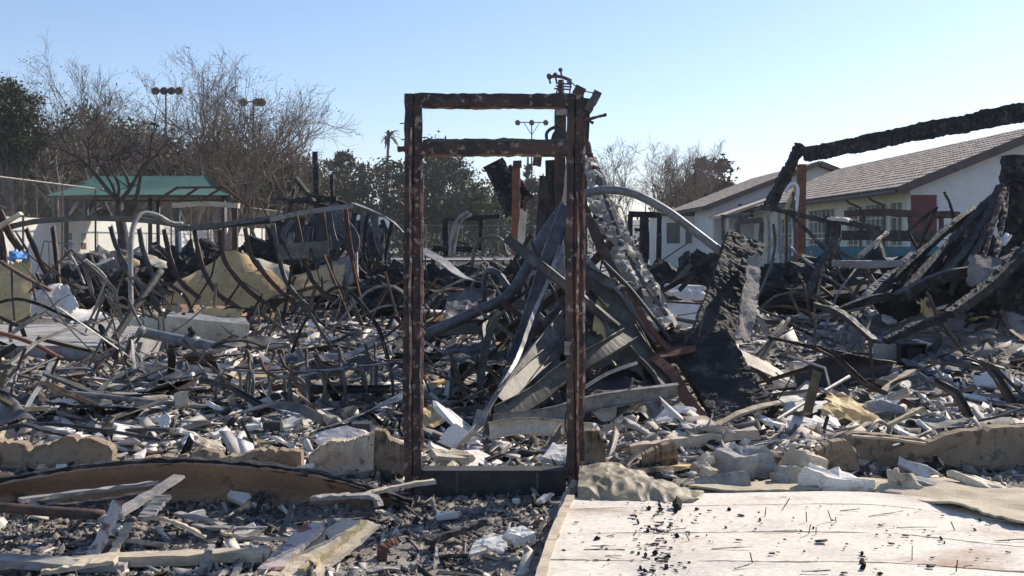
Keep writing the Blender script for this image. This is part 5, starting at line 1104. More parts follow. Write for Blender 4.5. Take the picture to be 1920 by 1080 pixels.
# extra studs crowding the fan
for k in range(75):
    a = random.uniform(-1.8, 1.8); px0 = random.uniform(900, 1230); py0 = random.uniform(430, 640) + abs(px0 - 1070) * .55; L = random.uniform(50, 190); px0 -= a * L * .45
    pts = [(px0, py0), (px0 + a * L * .4 + random.gauss(0, 12), py0 + L * .45), (px0 + a * L * .9, py0 + L)]; yy = random.uniform(9.2, 10.6); yb = max(7.9, min(yy - .4, 2987 / max(60, py0 + L - 450)))
    bar('steel_strip', 'twisted metal stud in the fan of studs behind the door frame', 'strip', random.choice(['steel', 'steel_olive', 'steel', 'steel_pale', 'black_sheet', 'steel_rust']), .1, .008, pts, yy, yb, group='metal studs of the leaning fan', prof=chan(random.uniform(.03, .10), .03, .005) if k % 2 else rect(random.uniform(.015, .04), .01), up=(.3, -1, .2), twist=random.uniform(-1.2, 1.2), jit=.0015)
PS = [('crumpled olive sheet hanging right of the right door post', 'steel_olive', [[(1092, 700, 8.5), (1140, 690, 8.5), (1190, 660, 8.6)], [(1100, 600, 9), (1140, 580, 9.1), (1165, 590, 9)]]),
      ('leaf-shaped olive sheet folded downward in the pile', 'steel_olive', [[(1150, 690, 8.4), (1190, 700, 8.4), (1215, 720, 8.3)], [(1130, 600, 8.9), (1160, 610, 8.9), (1180, 640, 8.8)]]),
      ('dark flat sheet wedged low behind the right door post', 'black_sheet', [[(1095, 760, 8), (1160, 750, 8), (1240, 740, 8.1)], [(1105, 700, 8.7), (1165, 690, 8.7), (1220, 690, 8.7)]]),
      ('scorched tan sheet poking out of the middle of the pile', 'tan_panel', [[(1110, 620, 8.8), (1135, 640, 8.7)], [(1120, 545, 9.2), (1150, 570, 9.1)]]),
      ('wrinkled dark sheet spread left of the right door post', 'steel', [[(930, 730, 8.4), (990, 720, 8.5), (1050, 700, 8.6)], [(950, 680, 9.2), (1000, 660, 9.3), (1055, 640, 9.3)]]),
      ('pale torn sheet caught high in the pile', 'steel_pale', [[(1040, 520, 9.8), (1060, 530, 9.7)], [(1035, 440, 10.2), (1058, 430, 10.2)]]),
      ('grey wall sheet slumped left of the heavy blue-black pipe', 'steel', [[(830, 600, 11), (880, 606, 10.9), (930, 600, 10.8)], [(840, 550, 11.8), (880, 540, 11.8), (930, 545, 11.7)]]),
      ('blackened sheet lying behind the wrinkled dark one', 'black_sheet', [[(820, 690, 9.4), (880, 684, 9.4), (950, 690, 9.3)], [(835, 650, 10.3), (880, 640, 10.4), (940, 650, 10.3)]])]
for k, (lb, m, rows) in enumerate(PS): sheet('metal_sheet', lb, 'sheet metal', m, rows, nu=24, nv=16, th=.006, amp=.03, freq=4, rag=.5, seed=700 + k, ridge=True)
# arched pipe
tube('arched_pipe', 'smooth grey pipe arching over to the top of the charred slab', 'pipe', 'pipe_grey', .042, [(1080, 372), (1100, 362), (1140, 356), (1190, 364), (1250, 395), (1300, 432), (1352, 472)], 9.9, 9.6, n=12, seg=8)
bar('rusty_bracket', 'rusty folded bracket where the arched pipe begins', 'bracket', 'steel_rust', .12, .05, [(1092, 366), (1112, 362), (1128, 352)], 9.95)
# hooked pale tubes left of the column
tube('hooked_tube', 'pale tube hooked over like a cane beyond the door frame', 'pipe', 'steel_pale', .03, [(844, 480), (848, 440), (858, 412), (878, 398)], 15, 15, n=8)
tube('hooked_tube', 'second pale tube lying parallel to the cane-shaped one', 'pipe', 'steel_pale', .022, [(850, 478), (856, 440), (866, 414), (884, 402)], 15, 15, n=8)
tb_ = thing('burnt_table_frame', 'black steel table frame standing crooked beyond the rubble', 'table frame', tuple(P(870, 500, 20)))
for a, b, w in (((835, 412), (836, 480), .07), ((902, 410), (900, 470), .05), ((832, 412), (905, 410), .06), ((880, 408), (938, 406), .09), ((812, 466), (895, 468), .12), ((812, 468), (812, 500), .05), ((876, 402), (905, 418), .04), ((842, 448), (880, 460), .03)):
    v, f = sweep(cr(PL([a, b], 20), 3), rect(w * 1.6, w), (0, -1, 0) if abs(a[0] - b[0]) < 8 else (0, 0, 1), jit=.003); obj('bar', v, f, 'char', tb_)
bt_ = thing('yard_bench', 'low pale panelled bin wall with dark joints beyond the rubble', 'barrier', tuple(P(850, 505, 30)))
for k in range(12): x = -3.4 + k * .42; MB().box((x, 30, 0), (x + .40, 30.08, .95)).build('panel', 'plaster_beige', bt_)
MB().box((-3.45, 29.97, .951), (1.65, 30.11, 1.0)).build('cap', 'steel', bt_)
bar('long_flashing', 'long pale flashing sloping down right from the left door post', 'flashing', 'steel_pale', .16, .01, [(790, 468), (830, 490), (870, 520), (930, 535)], 12.5, 11.6, up=(.1, -.5, 1), twist=.6)
tube('hooked_tube', 'bent olive tube arching over the rubble right of the cane-shaped tubes', 'pipe', 'steel_olive', .028, [(885, 500), (892, 460), (915, 444), (940, 450), (950, 480)], 14, 13.6, n=8)

# ================================================================== RIGHT: charred slab, beam, timbers
cs_ = thing('charred_slab', 'massive charred timber slab standing crooked on the plaster slabs', 'timber', tuple(P(1370, 810, 8)))
v, f = beamm(PL([(1415, 826), (1384, 764), (1348, 702), (1312, 640)], 7.95, 8.8), .52, .12, (0, -1, .2), nl=150, ns=22, amp=.013, cell=.065, seed=1); obj('lower_piece', v, f, 'char', cs_)
v, f = beamm(PL([(1326, 662), (1350, 590), (1378, 520), (1397, 450)], 8.75, 9.6), .38, .12, (0, -1, .2), nl=130, ns=18, amp=.012, cell=.055, seed=2); obj('upper_piece', v, f, 'char', cs_)
v, f = sheetm([[P(1375, 640, 8.55), P(1412, 640, 8.6)], [P(1392, 540, 9.05), P(1424, 545, 9.1)], [P(1402, 480, 9.4), P(1425, 475, 9.4)]], 8, 24, .03, .03, 6, .5, 4); obj('ash_face', v, f, 'ash', cs_)
v, f = slabm(9, 1, 44, .3); obj('pale_chip', v * (.1, .08, .05) + P(1398, 462, 9.3), f, 'wood_pale', cs_)
sheet('rusty_flange', 'rusty brown flange plate sticking out beside the charred slab', 'plate', 'rust', [[(1232, 674, 8.6), (1265, 670, 8.6), (1305, 660, 8.6)], [(1232, 660, 8.75), (1265, 652, 8.75), (1305, 650, 8.7)]], nu=14, nv=6, th=.012, amp=.02, rag=.2, seed=2)
sheet('rusty_flange', 'second rusty plate tucked above the first', 'plate', 'rust', [[(1280, 652, 8.8), (1310, 650, 8.8), (1335, 640, 8.8)], [(1285, 626, 9), (1312, 628, 9), (1338, 634, 9)]], nu=12, nv=6, th=.012, amp=.03, rag=.3, seed=3)
tube('long_rod', 'long straight grey rod slanting up over the white slabs', 'rod', 'steel_pale', .016, [(1448, 792), (1520, 748), (1592, 706)], 7.9, 9.2)
tube('bent_rod', 'pale rod bent sharply like an elbow above the stucco stub', 'rod', 'steel_pale', .014, [(1608, 832), (1625, 812), (1640, 792), (1652, 790), (1664, 798)], 7.0, 7.3, seg=4)
bar('yellow_stick', 'short yellow wooden stick resting on the elbow rod', 'stick', 'wood_yellow', .03, .025, [(1664, 798), (1700, 780), (1728, 766)], 7.3, 7.5)
tube('bent_rod', 'grey rod lying slantwise in front of the stucco stub', 'rod', 'steel', .014, [(1660, 842), (1700, 828), (1745, 808)], 6.8, 7.1)
bar('lath_strip', 'pale lath lying along the top of the stucco stub', 'lath', 'wood_pale', .03, .015, [(1598, 818), (1660, 822), (1735, 832)], 6.84, 6.86)
bar('broken_beam', 'weathered beam lying level at the foot of the charred slab', 'beam', 'wood_pale', .09, .07, [(1180, 852), (1280, 836), (1420, 818)], 7.0, 7.2, jit=.006)
bar('steel_edge', 'thin grey metal edge along the matting', 'edging', 'steel_pale', .10, .02, [(1305, 912), (1350, 904), (1405, 898)], 6.05, 6.1, up=(0, -1, .3))
# big glulam on a red post
gl = thing('charred_roof_beam', 'long charred roof beam spanning from the rusty red post past the school roof', 'beam', tuple(P(1505, 520, 20)))
v, f = beamm(np.array([P(1512, 290, 20), P(1512, 290, 20) * .62 + P(1925, 208, 14.6) * .38, P(1925, 208, 14.6), P(1925, 208, 14.6) * 1.55 - P(1512, 290, 20) * .55]), .16, .27, (0, 0, 1), nl=170, ns=8, amp=.028, cell=.12, seed=5); obj('beam', v, f, 'char', gl)
v, f = sweep(cr(PL([(1503, 308), (1502, 400), (1500, 520)], 19.9), 6), rect(.15, .15), (0, -1, 0), jit=.004); obj('post', v, f, 'rust_orange', gl)
v, f = sweep(cr(PL([(1740, 246), (1730, 250), (1715, 258)], 17), 3), rect(.05, .03), jit=.004); obj('splinter', v, f, 'charwood', gl)
beam('charred_brace', 'charred timber brace leaning beside the rusty red post', 'timber', 'char', .15, .2, [(1440, 392), (1470, 335), (1502, 272)], 20.2, 20.4, nl=60, ns=6, amp=.03, cell=.1, seed=9)
bar('loose_bar', 'ochre plank slanting down left of the rusty red post', 'plank', 'tan_panel', .10, .04, [(1495, 350), (1475, 390), (1455, 440), (1440, 470)], 20.1, 19.6)
bar('loose_bar', 'white pipe bent over beside the rusty red post', 'pipe', 'white_plastic', .05, .05, [(1487, 480), (1490, 420), (1496, 355), (1484, 345), (1472, 360)], 19.7, 19.9)
for x, y0, y1, m in ((1440, 385, 520, 'steel_pale'), (1462, 395, 525, 'steel_pale'), (1475, 400, 530, 'steel_rust'), (1487, 360, 515, 'steel'), (1450, 420, 500, 'blue_sheet'), (1520, 470, 530, 'steel_pale')):
    bar('hanging_strip', 'thin metal strip hanging near the rusty red post', 'strip', m, .05, .02, [(x, y0), (x + random.gauss(3, 3), (y0 + y1) / 2), (x + random.gauss(0, 5), y1)], 18.8, 18.4, group='strips hanging by the red post', up=(0, -1, 0), twist=random.uniform(-1, 1))
# dark frames in the middle distance
def frame(label, parts, Y, m='char', loc=None):
    t = thing('burnt_rack', label, 'rack', tuple(P(loc[0], loc[1], Y)))
    for pts, w in parts: v, f = sweep(cr(PL(pts, Y), 4), rect(w * 1.2, w), (0, -1, 0), jit=.006, twist=random.uniform(-.3, .3)); obj('bar', v, f, m, t)
frame('black open frame standing below the arched pipe', [([(1180, 402), (1240, 402)], .09), ([(1208, 405), (1206, 500)], .14), ([(1236, 404), (1235, 498)], .08), ([(1182, 402), (1180, 480)], .08), ([(1190, 430), (1205, 432)], .05)], 20, loc=(1210, 505))
frame('thin dark frame in front of the far school block', [([(1352, 406), (1402, 404)], .05), ([(1355, 406), (1356, 450)], .05), ([(1382, 416), (1430, 412)], .09), ([(1383, 418), (1384, 470)], .07), ([(1428, 415), (1426, 470)], .06)], 19, 'steel', (1390, 480))
frame('long low dark frame in front of the school windows', [([(1585, 400), (1650, 398), (1720, 401), (1798, 404)], .09), ([(1622, 402), (1612, 440)], .06), ([(1706, 404), (1708, 440)], .05), ([(1735, 404), (1738, 440)], .06), ([(1765, 404), (1764, 440)], .05), ([(1800, 404), (1790, 440)], .05)], 18, 'steel_rust', (1690, 470))
frame('scorched shelf frame with a pale flake on top', [([(1425, 388), (1480, 398), (1545, 414)], .06), ([(1545, 410), (1600, 420), (1648, 430)], .08), ([(1556, 416), (1552, 500)], .10), ([(1570, 420), (1568, 500)], .08), ([(1580, 440), (1680, 442), (1755, 445)], .14), ([(1480, 400), (1520, 440), (1550, 470)], .05)], 17, 'charwood', (1560, 505))
slab('plaster_slab', 'pale ash flake lying on the scorched shelf frame', 'slab', 'plaster', 1572, 411, 17, .5, .3, .06, 5, 6, 10, 401)
# timbers in the right pile
RT = [
    ([(1510, 560), (1540, 500), (1570, 445)], .16, 14, 14.6, 'charwood', 'thick weathered post leaning right in the timber pile'),
    ([(1562, 494), (1620, 496), (1690, 494)], .20, 13.6, 13.6, 'wood_grey', 'grey plank lying level across the timber pile'),
    ([(1620, 568), (1655, 535), (1720, 480)], .26, 13.4, 14.2, 'wood_grey', 'wide grey board leaning under the level plank'),
    ([(1612, 480), (1640, 455), (1665, 435)], .10, 14.4, 15, 'wood_pale', 'pale short plank above the level plank'),
    ([(1640, 560), (1700, 500), (1790, 420), (1850, 380)], .16, 13.2, 14.6, 'char', 'long charred timber sweeping up to the right'),
    ([(1690, 560), (1760, 480), (1850, 385), (1890, 345)], .18, 13, 14.6, 'char', 'charred timber reaching up against the black wall stump'),
    ([(1740, 545), (1800, 470), (1870, 370)], .12, 13, 14.4, 'charwood', 'greyish burnt timber beside the charred timbers'),
    ([(1760, 530), (1820, 460), (1875, 350)], .14, 12.8, 14.2, 'charwood', 'ribbed burnt timber in the leaning bundle'),
    ([(1800, 520), (1840, 450), (1880, 345)], .10, 12.8, 14.2, 'charwood', 'narrow burnt timber in the leaning bundle'),
    ([(1840, 500), (1862, 420), (1885, 350)], .09, 12.8, 14, 'steel_rust', 'narrow rusty stud nearly upright in the leaning bundle'),
    ([(1865, 490), (1880, 420), (1890, 350)], .08, 12.8, 14, 'charwood', 'last upright stud of the leaning bundle'),
    ([(1770, 360), (1782, 385), (1790, 420)], .07, 16, 16, 'char', 'short charred stick poking up before the school wall'),
    ([(1680, 560), (1760, 520), (1860, 500), (1930, 470)], .22, 12.4, 12.6, 'char', 'low charred beam under the leaning bundle'),
    ([(1780, 590), (1860, 530), (1950, 440)], .20, 11.8, 12.4, 'char', 'black timber rising out at the right edge'),
    ([(1560, 590), (1640, 560), (1720, 556)], .20, 12.6, 12.6, 'char', 'black beam lying at the foot of the timber pile'),
    ([(1780, 430), (1850, 400), (1885, 350)], .22, 14.2, 14.8, 'charwood', 'knotted crest timber at the top of the pile'),
    ([(1530, 572), (1580, 590), (1640, 640)], .12, 11.6, 10.6, 'black_sheet', 'black timber sliding down toward the cabinet'),
    ([(1660, 640), (1720, 612), (1770, 596)], .16, 11.3, 11.4, 'char', 'black plank resting on the cabinet'),
    ([(1440, 632), (1520, 650), (1600, 668)], .08, 11, 10.8, 'char', 'black rail low in front of the timber pile')]
for k, (pts, w, y0, y1, m, lb) in enumerate(RT): beam('burnt_timber', lb, 'timber', m, w * .68, w * .5, pts, y0, y1, nl=40, ns=4, amp=.015, cell=.08, seed=20 + k)
v, f = beamm(PL([(1915, 292), (1912, 350), (1905, 410), (1910, 520)], 14.5), .42, .3, (0, -1, 0), nl=60, ns=8, amp=.05, cell=.12, seed=31); obj('wall_stump', v, f, 'char', label='black charred wall stump at the end of the roof beam', cat='wall')
slab('plaster_slab', 'bright crumpled white strip hanging on the black wall stump', 'slab', 'white_plastic', 1882, 452, 13.6, .3, .14, .07, 30, -50, 10, 402)
sheet('hanging_sheet', 'grey scorched cloth sheet hanging in the timber pile', 'sheet', 'ash', [[(1810, 535, 12.3), (1850, 540, 12.2), (1880, 530, 12.2)], [(1815, 480, 12.5), (1850, 478, 12.5), (1880, 486, 12.4)]], nu=18, nv=14, th=.02, amp=.08, freq=3, rag=.5, seed=6)
# cabinet
cb = thing('cabinet', 'small scorched metal cabinet with an open black front', 'cabinet', tuple(P(1690, 685, 11.6)))
a, b = P(1688, 686, 11.55), P(1738, 644, 11.55)
MB().box((a[0], a[1], a[2]), (b[0], a[1] + .3, a[2] + .012)).box((a[0], a[1], b[2] - .012), (b[0], a[1] + .3, b[2])).box((a[0], a[1] + .001, a[2] + .0125), (a[0] + .014, a[1] + .3, b[2] - .0125)).box((b[0] - .014, a[1] + .001, a[2] + .0125), (b[0], a[1] + .3, b[2] - .0125)).box((a[0] + .015, a[1] + .28, a[2] + .013), (b[0] - .015, a[1] + .3, b[2] - .013)).build('case', 'black_sheet', cb)
MB().box((a[0] + .10, a[1] + .04, a[2] + .05), (b[0] - .04, a[1] + .06, b[2] - .06)).build('inner_panel', 'dark_hole', cb)
c = P(1640, 682, 11.65); MB().box((c[0], c[1], c[2]), (a[0] - .004, c[1] + .05, b[2] - .02)).build('door', 'concrete', cb)

# ================================================================== SCATTER
def rpix(y0=600, y1=1095, x0=-300, x1=2250):
    """a spot on the rubble field, evenly spread over what one sees"""
    py = random.uniform(y0, y1); Y = 1.52 * F / (py - HOR); px = random.uniform(x0, x1)
    x = (px - 960) / F * Y
    return x, Y, px, py
def blocked(x, y):
    if y < 6.15 and x > .25 and y > 3.9: return True              # fallen panel
    if 6.1 < y < 6.4 and -.7 < x < .5: return True                # door frame
    return False
# countable broken fragments
FRM = {}
def fmesh(kind, k):
    if (kind, k) not in FRM:
        v, f = slabm(9, 1, 500 + k, .45); me = bpy.data.meshes.new('fragment'); me.from_pydata(v.tolist(), [], f); me.materials.append(MATS[kind]); FRM[(kind, k)] = me
    return FRM[(kind, k)]
LB = {'plaster': ('plaster_fragment', 'white broken plaster fragment lying loose in the rubble', 'fragment', 'white plaster fragments'),
      'plaster_beige': ('stucco_fragment', 'beige broken stucco fragment lying loose in the rubble', 'fragment', 'beige stucco fragments'),
      'concrete': ('concrete_fragment', 'grey broken concrete fragment lying loose in the rubble', 'fragment', 'grey concrete fragments'),
      'char': ('charcoal_lump', 'black charcoal lump lying loose in the rubble', 'charcoal', 'charcoal lumps in the rubble')}
def frag(kind, x, y, s, th, z=None, tilt=.35):
    nm, lb, ct, gr = LB[kind]
    o = bpy.data.objects.new(nm, fmesh(kind, random.randrange(14))); sc.collection.objects.link(o); tag(o, lb, ct, gr)
    o.scale = (s, s * random.uniform(.5, .95), th); o.rotation_euler = (random.gauss(0, tilt) + .1, random.gauss(0, tilt), random.uniform(0, 6.3))
    o.location = (x, y, (H1(x, y) if z is None else z) + th * .35 + s * .12)
    return o
n = 0
while n < 285:
    x, y, px, py = rpix(570, 1000)
    if blocked(x, y): continue
    w = fbm(np.array([x * .6]), np.array([y * .6]), 2, 55)[0] + (.4 if (1180 < px < 1980 and 570 < py < 800) or (820 < px < 1120 and py > 760) or (480 < px < 740 and 600 < py < 680) or (px < 560 and 770 < py < 860) else -.05)
    if random.random() > (.35 + 1.6 * w) * (.35 if y < 6.5 else 1): continue
    frag('plaster', x, y, random.lognormvariate(-1.68, .5) * (.55 + y / 14) * (.6 if y < 6.5 else 1), random.uniform(.02, .05)); n += 1
for kind, cnt, smin in (('plaster_beige', 110, -2.1), ('concrete', 130, -2.1), ('char', 150, -2.6)):
    n = 0
    while n < cnt:
        x, y, px, py = rpix(600, 1085)
        if blocked(x, y): continue
        s = random.lognormvariate(smin, .4) * (.55 + y / 14) * (.5 if y < 6.4 else 1); frag(kind, x, y, s, s * random.uniform(.15, .4), tilt=.4); n += 1
# charcoal lumps on the fallen panel
LB['char'] = ('charcoal_lump', 'small charcoal lump lying on the fallen white panel', 'charcoal', 'charcoal lumps on the fallen panel')
for k in range(60):
    if k < 34: t = random.random(); px = 1255 - 25 * t + random.gauss(0, 24); py = 930 + 150 * t
    else: px = random.uniform(1060, 1900); py = random.uniform(945, 1078)
    p = G(px, py, zp + .02); s = random.lognormvariate(-3.85, .45); frag('char', p[0], p[1], s, s * random.uniform(.3, .8), z=zp + .010, tilt=.5)
# countable bent strips, rods and laths in the tangle
SM = [('steel', 'dark', 110), ('steel_pale', 'pale grey', 60), ('steel_olive', 'olive grey', 80), ('steel_rust', 'rusty brown', 90), ('black_sheet', 'sooty black', 90)]
for m, cl, cnt in SM:
    n = 0
    while n < cnt:
        x, y, px, py = rpix(545, 800)
        if y > 32 or blocked(x, y) or (y < 7.2 and abs(x + .1) < .8): continue
        if px < 280 and 590 < py < 680: continue
        L = random.uniform(.35, 1.25) * (.6 + y / 16); a = random.uniform(0, 6.28); e = abs(random.gauss(0, .35)); z = H1(x, y) + .02
        d = np.array([math.cos(a) * math.cos(e), math.sin(a) * math.cos(e), math.sin(e)]); p = np.array([x, y, z]); pts = [p]
        arc = random.random() < .22; bend = random.gauss(0, .5); ns_ = 4 if arc else random.choice([1, 2, 2, 3, 3])
        for s in range(ns_):
            if arc: d = d + np.array([-d[1] * bend * .5, d[0] * bend * .5, random.gauss(0, .18) - .04])
            elif s: d = d + rng.normal(0, .55, 3) * (1, 1, .6)
            d /= np.linalg.norm(d); p = p + d * L / ns_ * (1 if arc else random.uniform(.5, 1.4)); p[2] = max(p[2], H1(p[0], p[1]) + .012); pts.append(p)
        pts = list(cr(pts, 4)) if arc else [a_ + (b_ - a_) * t_ for a_, b_ in zip(pts[:-1], pts[1:]) for t_ in (0, .5, .93)] + [pts[-1]]
        w = random.uniform(.03, .10); q = random.random()
        if q < .42: v, f = sweep(pts, circ(random.uniform(.006, .018), 6)); nm, lb = 'bent_rod', '%s bent metal rod tangled in the rubble' % cl
        elif q < .75: v, f = sweep(pts, rect(w * .8, .006), twist=random.gauss(0, 1.0), jit=.003); nm, lb = 'metal_strap', '%s twisted metal strap tangled in the rubble' % cl
        else: v, f = sweep(pts, chan(w, w * .5, .005), twist=random.gauss(0, .6), jit=.003); nm, lb = 'metal_channel', '%s buckled metal channel lying in the rubble' % cl
        obj(nm, v, f, m, label=lb, cat=nm.split('_')[1], group='%s %ss in the rubble' % (cl, nm.replace('_', ' '))); n += 1
# boards and torn sheets lying about
n = 0
BC = [('wood_pale', 'pale'), ('wood_grey', 'grey'), ('charwood', 'charred'), ('steel_rust', 'brown'), ('tan_panel', 'tan')]
while n < 85:
    x, y, px, py = rpix(570, 880)
    if blocked(x, y) or (px < 280 and 590 < py < 680) or (y < 7.0 and abs(x + .1) < .9): continue
    m, cl = random.choice(BC); L = random.uniform(.35, 1.1) * (.7 + y / 25); a = random.gauss(0, .7) + (math.pi if random.random() < .5 else 0); d = np.array([math.cos(a), math.sin(a), 0])
    p0 = np.array([x, y, H1(x, y) + .03]); p1 = p0 + d * L; p1[2] = H1(p1[0], p1[1]) + .03 + max(0, random.gauss(0, .12)); md_ = (p0 + p1) / 2 + (0, 0, random.gauss(0, .015))
    v, f = sweep(cr([p0, md_, p1], 5), rect(random.uniform(.05, .13), random.uniform(.015, .03)), twist=random.gauss(0, .25), jit=.004); obj('loose_board', v, f, m, label='%s loose board lying across the rubble' % cl, cat='board', group='%s loose boards in the rubble' % cl); n += 1
n = 0
SC = [('steel', 'dark grey'), ('steel_pale', 'pale grey'), ('black_sheet', 'black'), ('steel_olive', 'olive'), ('tan_panel', 'tan'), ('blue_sheet', 'slate blue')]
while n < 70:
    x, y, px, py = rpix(560, 800)
    if blocked(x, y) or (px < 280 and 590 < py < 680) or (y < 7.6 and abs(x + .1) < .9): continue
    m, cl = random.choice(SC); L = random.uniform(.25, .75) * (.65 + y / 18); W = L * random.uniform(.3, .7); a = random.uniform(0, 6.28); e = abs(random.gauss(.25, .3)); c, s_ = math.cos(a), math.sin(a); lift = W * math.sin(e)
    def q_(u, w_): X_ = x + c * u - s_ * w_ * math.cos(e); Y_ = y + s_ * u + c * w_ * math.cos(e); return np.array([X_, Y_, H1(x, y) + .03 + lift * (w_ / W + .5) + .05 * L * math.cos(3 * u / L + n)])
    rows = [[q_(u, w_) for u in (-L / 2, -L / 6, L / 6, L / 2)] for w_ in (-W / 2, W / 2)]
    v, f = sheetm(rows, 18, 9, .006, .05, 4, .6, n, ridge=n % 2 == 0); obj('torn_sheet', v, f, m, label='%s torn metal sheet lying buckled in the rubble' % cl, cat='sheet metal', group='%s torn sheets in the rubble' % cl); n += 1
# upright tangle in the middle distance
for k in range(235):
    px = random.choice([random.uniform(740, 1080), random.uniform(740, 1080), random.uniform(1120, 1430), random.uniform(0, 330), random.uniform(330, 760), random.uniform(1430, 1900), random.uniform(1430, 1900)]); Y = random.uniform(12, 25); base = P(px, HOR, Y); x = base[0]
    if k <= 45: px = random.choice([random.uniform(-20, 330), random.uniform(330, 760), random.uniform(740, 1060), random.uniform(1440, 1900)]); Y = random.uniform(14.5, 21); x = P(px, HOR, Y)[0]
    z = H1(x, Y); h = random.uniform(.3, .75 + Y * .018) if k > 45 else random.uniform(.9, 1.55); a = random.uniform(-1, 1) * 1.2
    pts = [np.array([x, Y, z]), np.array([x + a * h * .4, Y - .1, z + h * random.uniform(.4, .8)]), np.array([x + a * h * .4 + random.gauss(0, .35), Y - .2, z + h])][:random.choice([2, 3, 3])]
    if random.random() < .4: pts.append(pts[-1] + np.array([random.gauss(0, .35), 0, -random.uniform(0, h * .8)]))
    pts = [a_ + (b_ - a_) * t_ for a_, b_ in zip(pts[:-1], pts[1:]) for t_ in (0, .5, .94)] + [pts[-1]]
    m, cl = random.choice([('steel', 'dark'), ('steel_pale', 'pale grey'), ('char', 'black'), ('char', 'black'), ('steel_olive', 'olive grey'), ('steel_rust', 'rusty brown'), ('steel', 'dark')])
    v, f = sweep(pts, circ(random.uniform(.008, .02), 6) if k % 2 else rect(random.uniform(.025, .07), .012), (0, -1, 0), twist=random.gauss(0, .8), jit=.003)
    obj('standing_strip', v, f, m, label='%s crooked strip sticking up out of the far rubble' % cl, cat='strip', group='%s crooked strips standing in the far rubble' % cl)
for k in range(46):   # long sagging ribs and loops of thin metal
    px = random.choice([random.uniform(-40, 760), random.uniform(-40, 760), random.uniform(760, 1060), random.uniform(1180, 1900)]); Y = random.uniform(11.5, 21); x = P(px, HOR, Y)[0]; L = random.uniform(1.0, 2.6); a = random.gauss(0, .5) + (math.pi if random.random() < .5 else 0); hh = random.uniform(.15, .9); pts = []
    sk = random.uniform(.25, .75)
    for t in np.linspace(0, 1, 7):
        X_ = x + math.cos(a) * L * (t - .5); Y_ = Y + math.sin(a) * L * (t - .5); b_ = hh * (math.sin(math.pi * t ** (math.log(.5) / math.log(sk))) if k % 3 else t ** 2); pts.append(np.array([X_ + random.gauss(0, .04), Y_, H1(X_, Y_) + .02 + b_ + random.gauss(0, .025)]))
    m, cl = random.choice([('steel', 'dark'), ('steel_pale', 'pale grey'), ('char', 'black'), ('steel_olive', 'olive grey'), ('steel_rust', 'rusty brown')])
    v, f = sweep(cr(pts, 3), circ(random.uniform(.006, .014), 6) if k % 3 == 0 else chan(random.uniform(.03, .07), .03, .005), twist=random.gauss(0, 1.0), jit=.003)
    obj('sagging_rib', v, f, m, label='%s long sagging metal rib arching over the rubble' % cl, cat='rib', group='%s sagging ribs over the rubble' % cl)
n = 0
while n < 75:   # laths and burnt sticks on the near ground
    x, y, px, py = rpix(780, 1085)
    if blocked(x, y): continue
    L = random.uniform(.10, .42); a = random.uniform(0, 6.28); z = H1(x, y) + .015; m, cl = random.choice([('wood_pale', 'pale'), ('wood_grey', 'grey'), ('charwood', 'charred'), ('charwood', 'charred')])
    d = np.array([math.cos(a), math.sin(a), random.gauss(0, .12)]); p = np.array([x, y, z]); pts = [p, p + d * L * .5 + (0, 0, .01), p + d * L]
    for q in pts: q[2] = max(q[2], H1(q[0], q[1]) + .01)
    v, f = sweep(cr(pts, 3), rect(random.uniform(.012, .035), random.uniform(.008, .02)), twist=random.gauss(0, .3), jit=.003); obj('wood_stick', v, f, m, label='%s broken wooden stick lying on the ash' % cl, cat='stick', group='%s sticks on the ash' % cl); n += 1

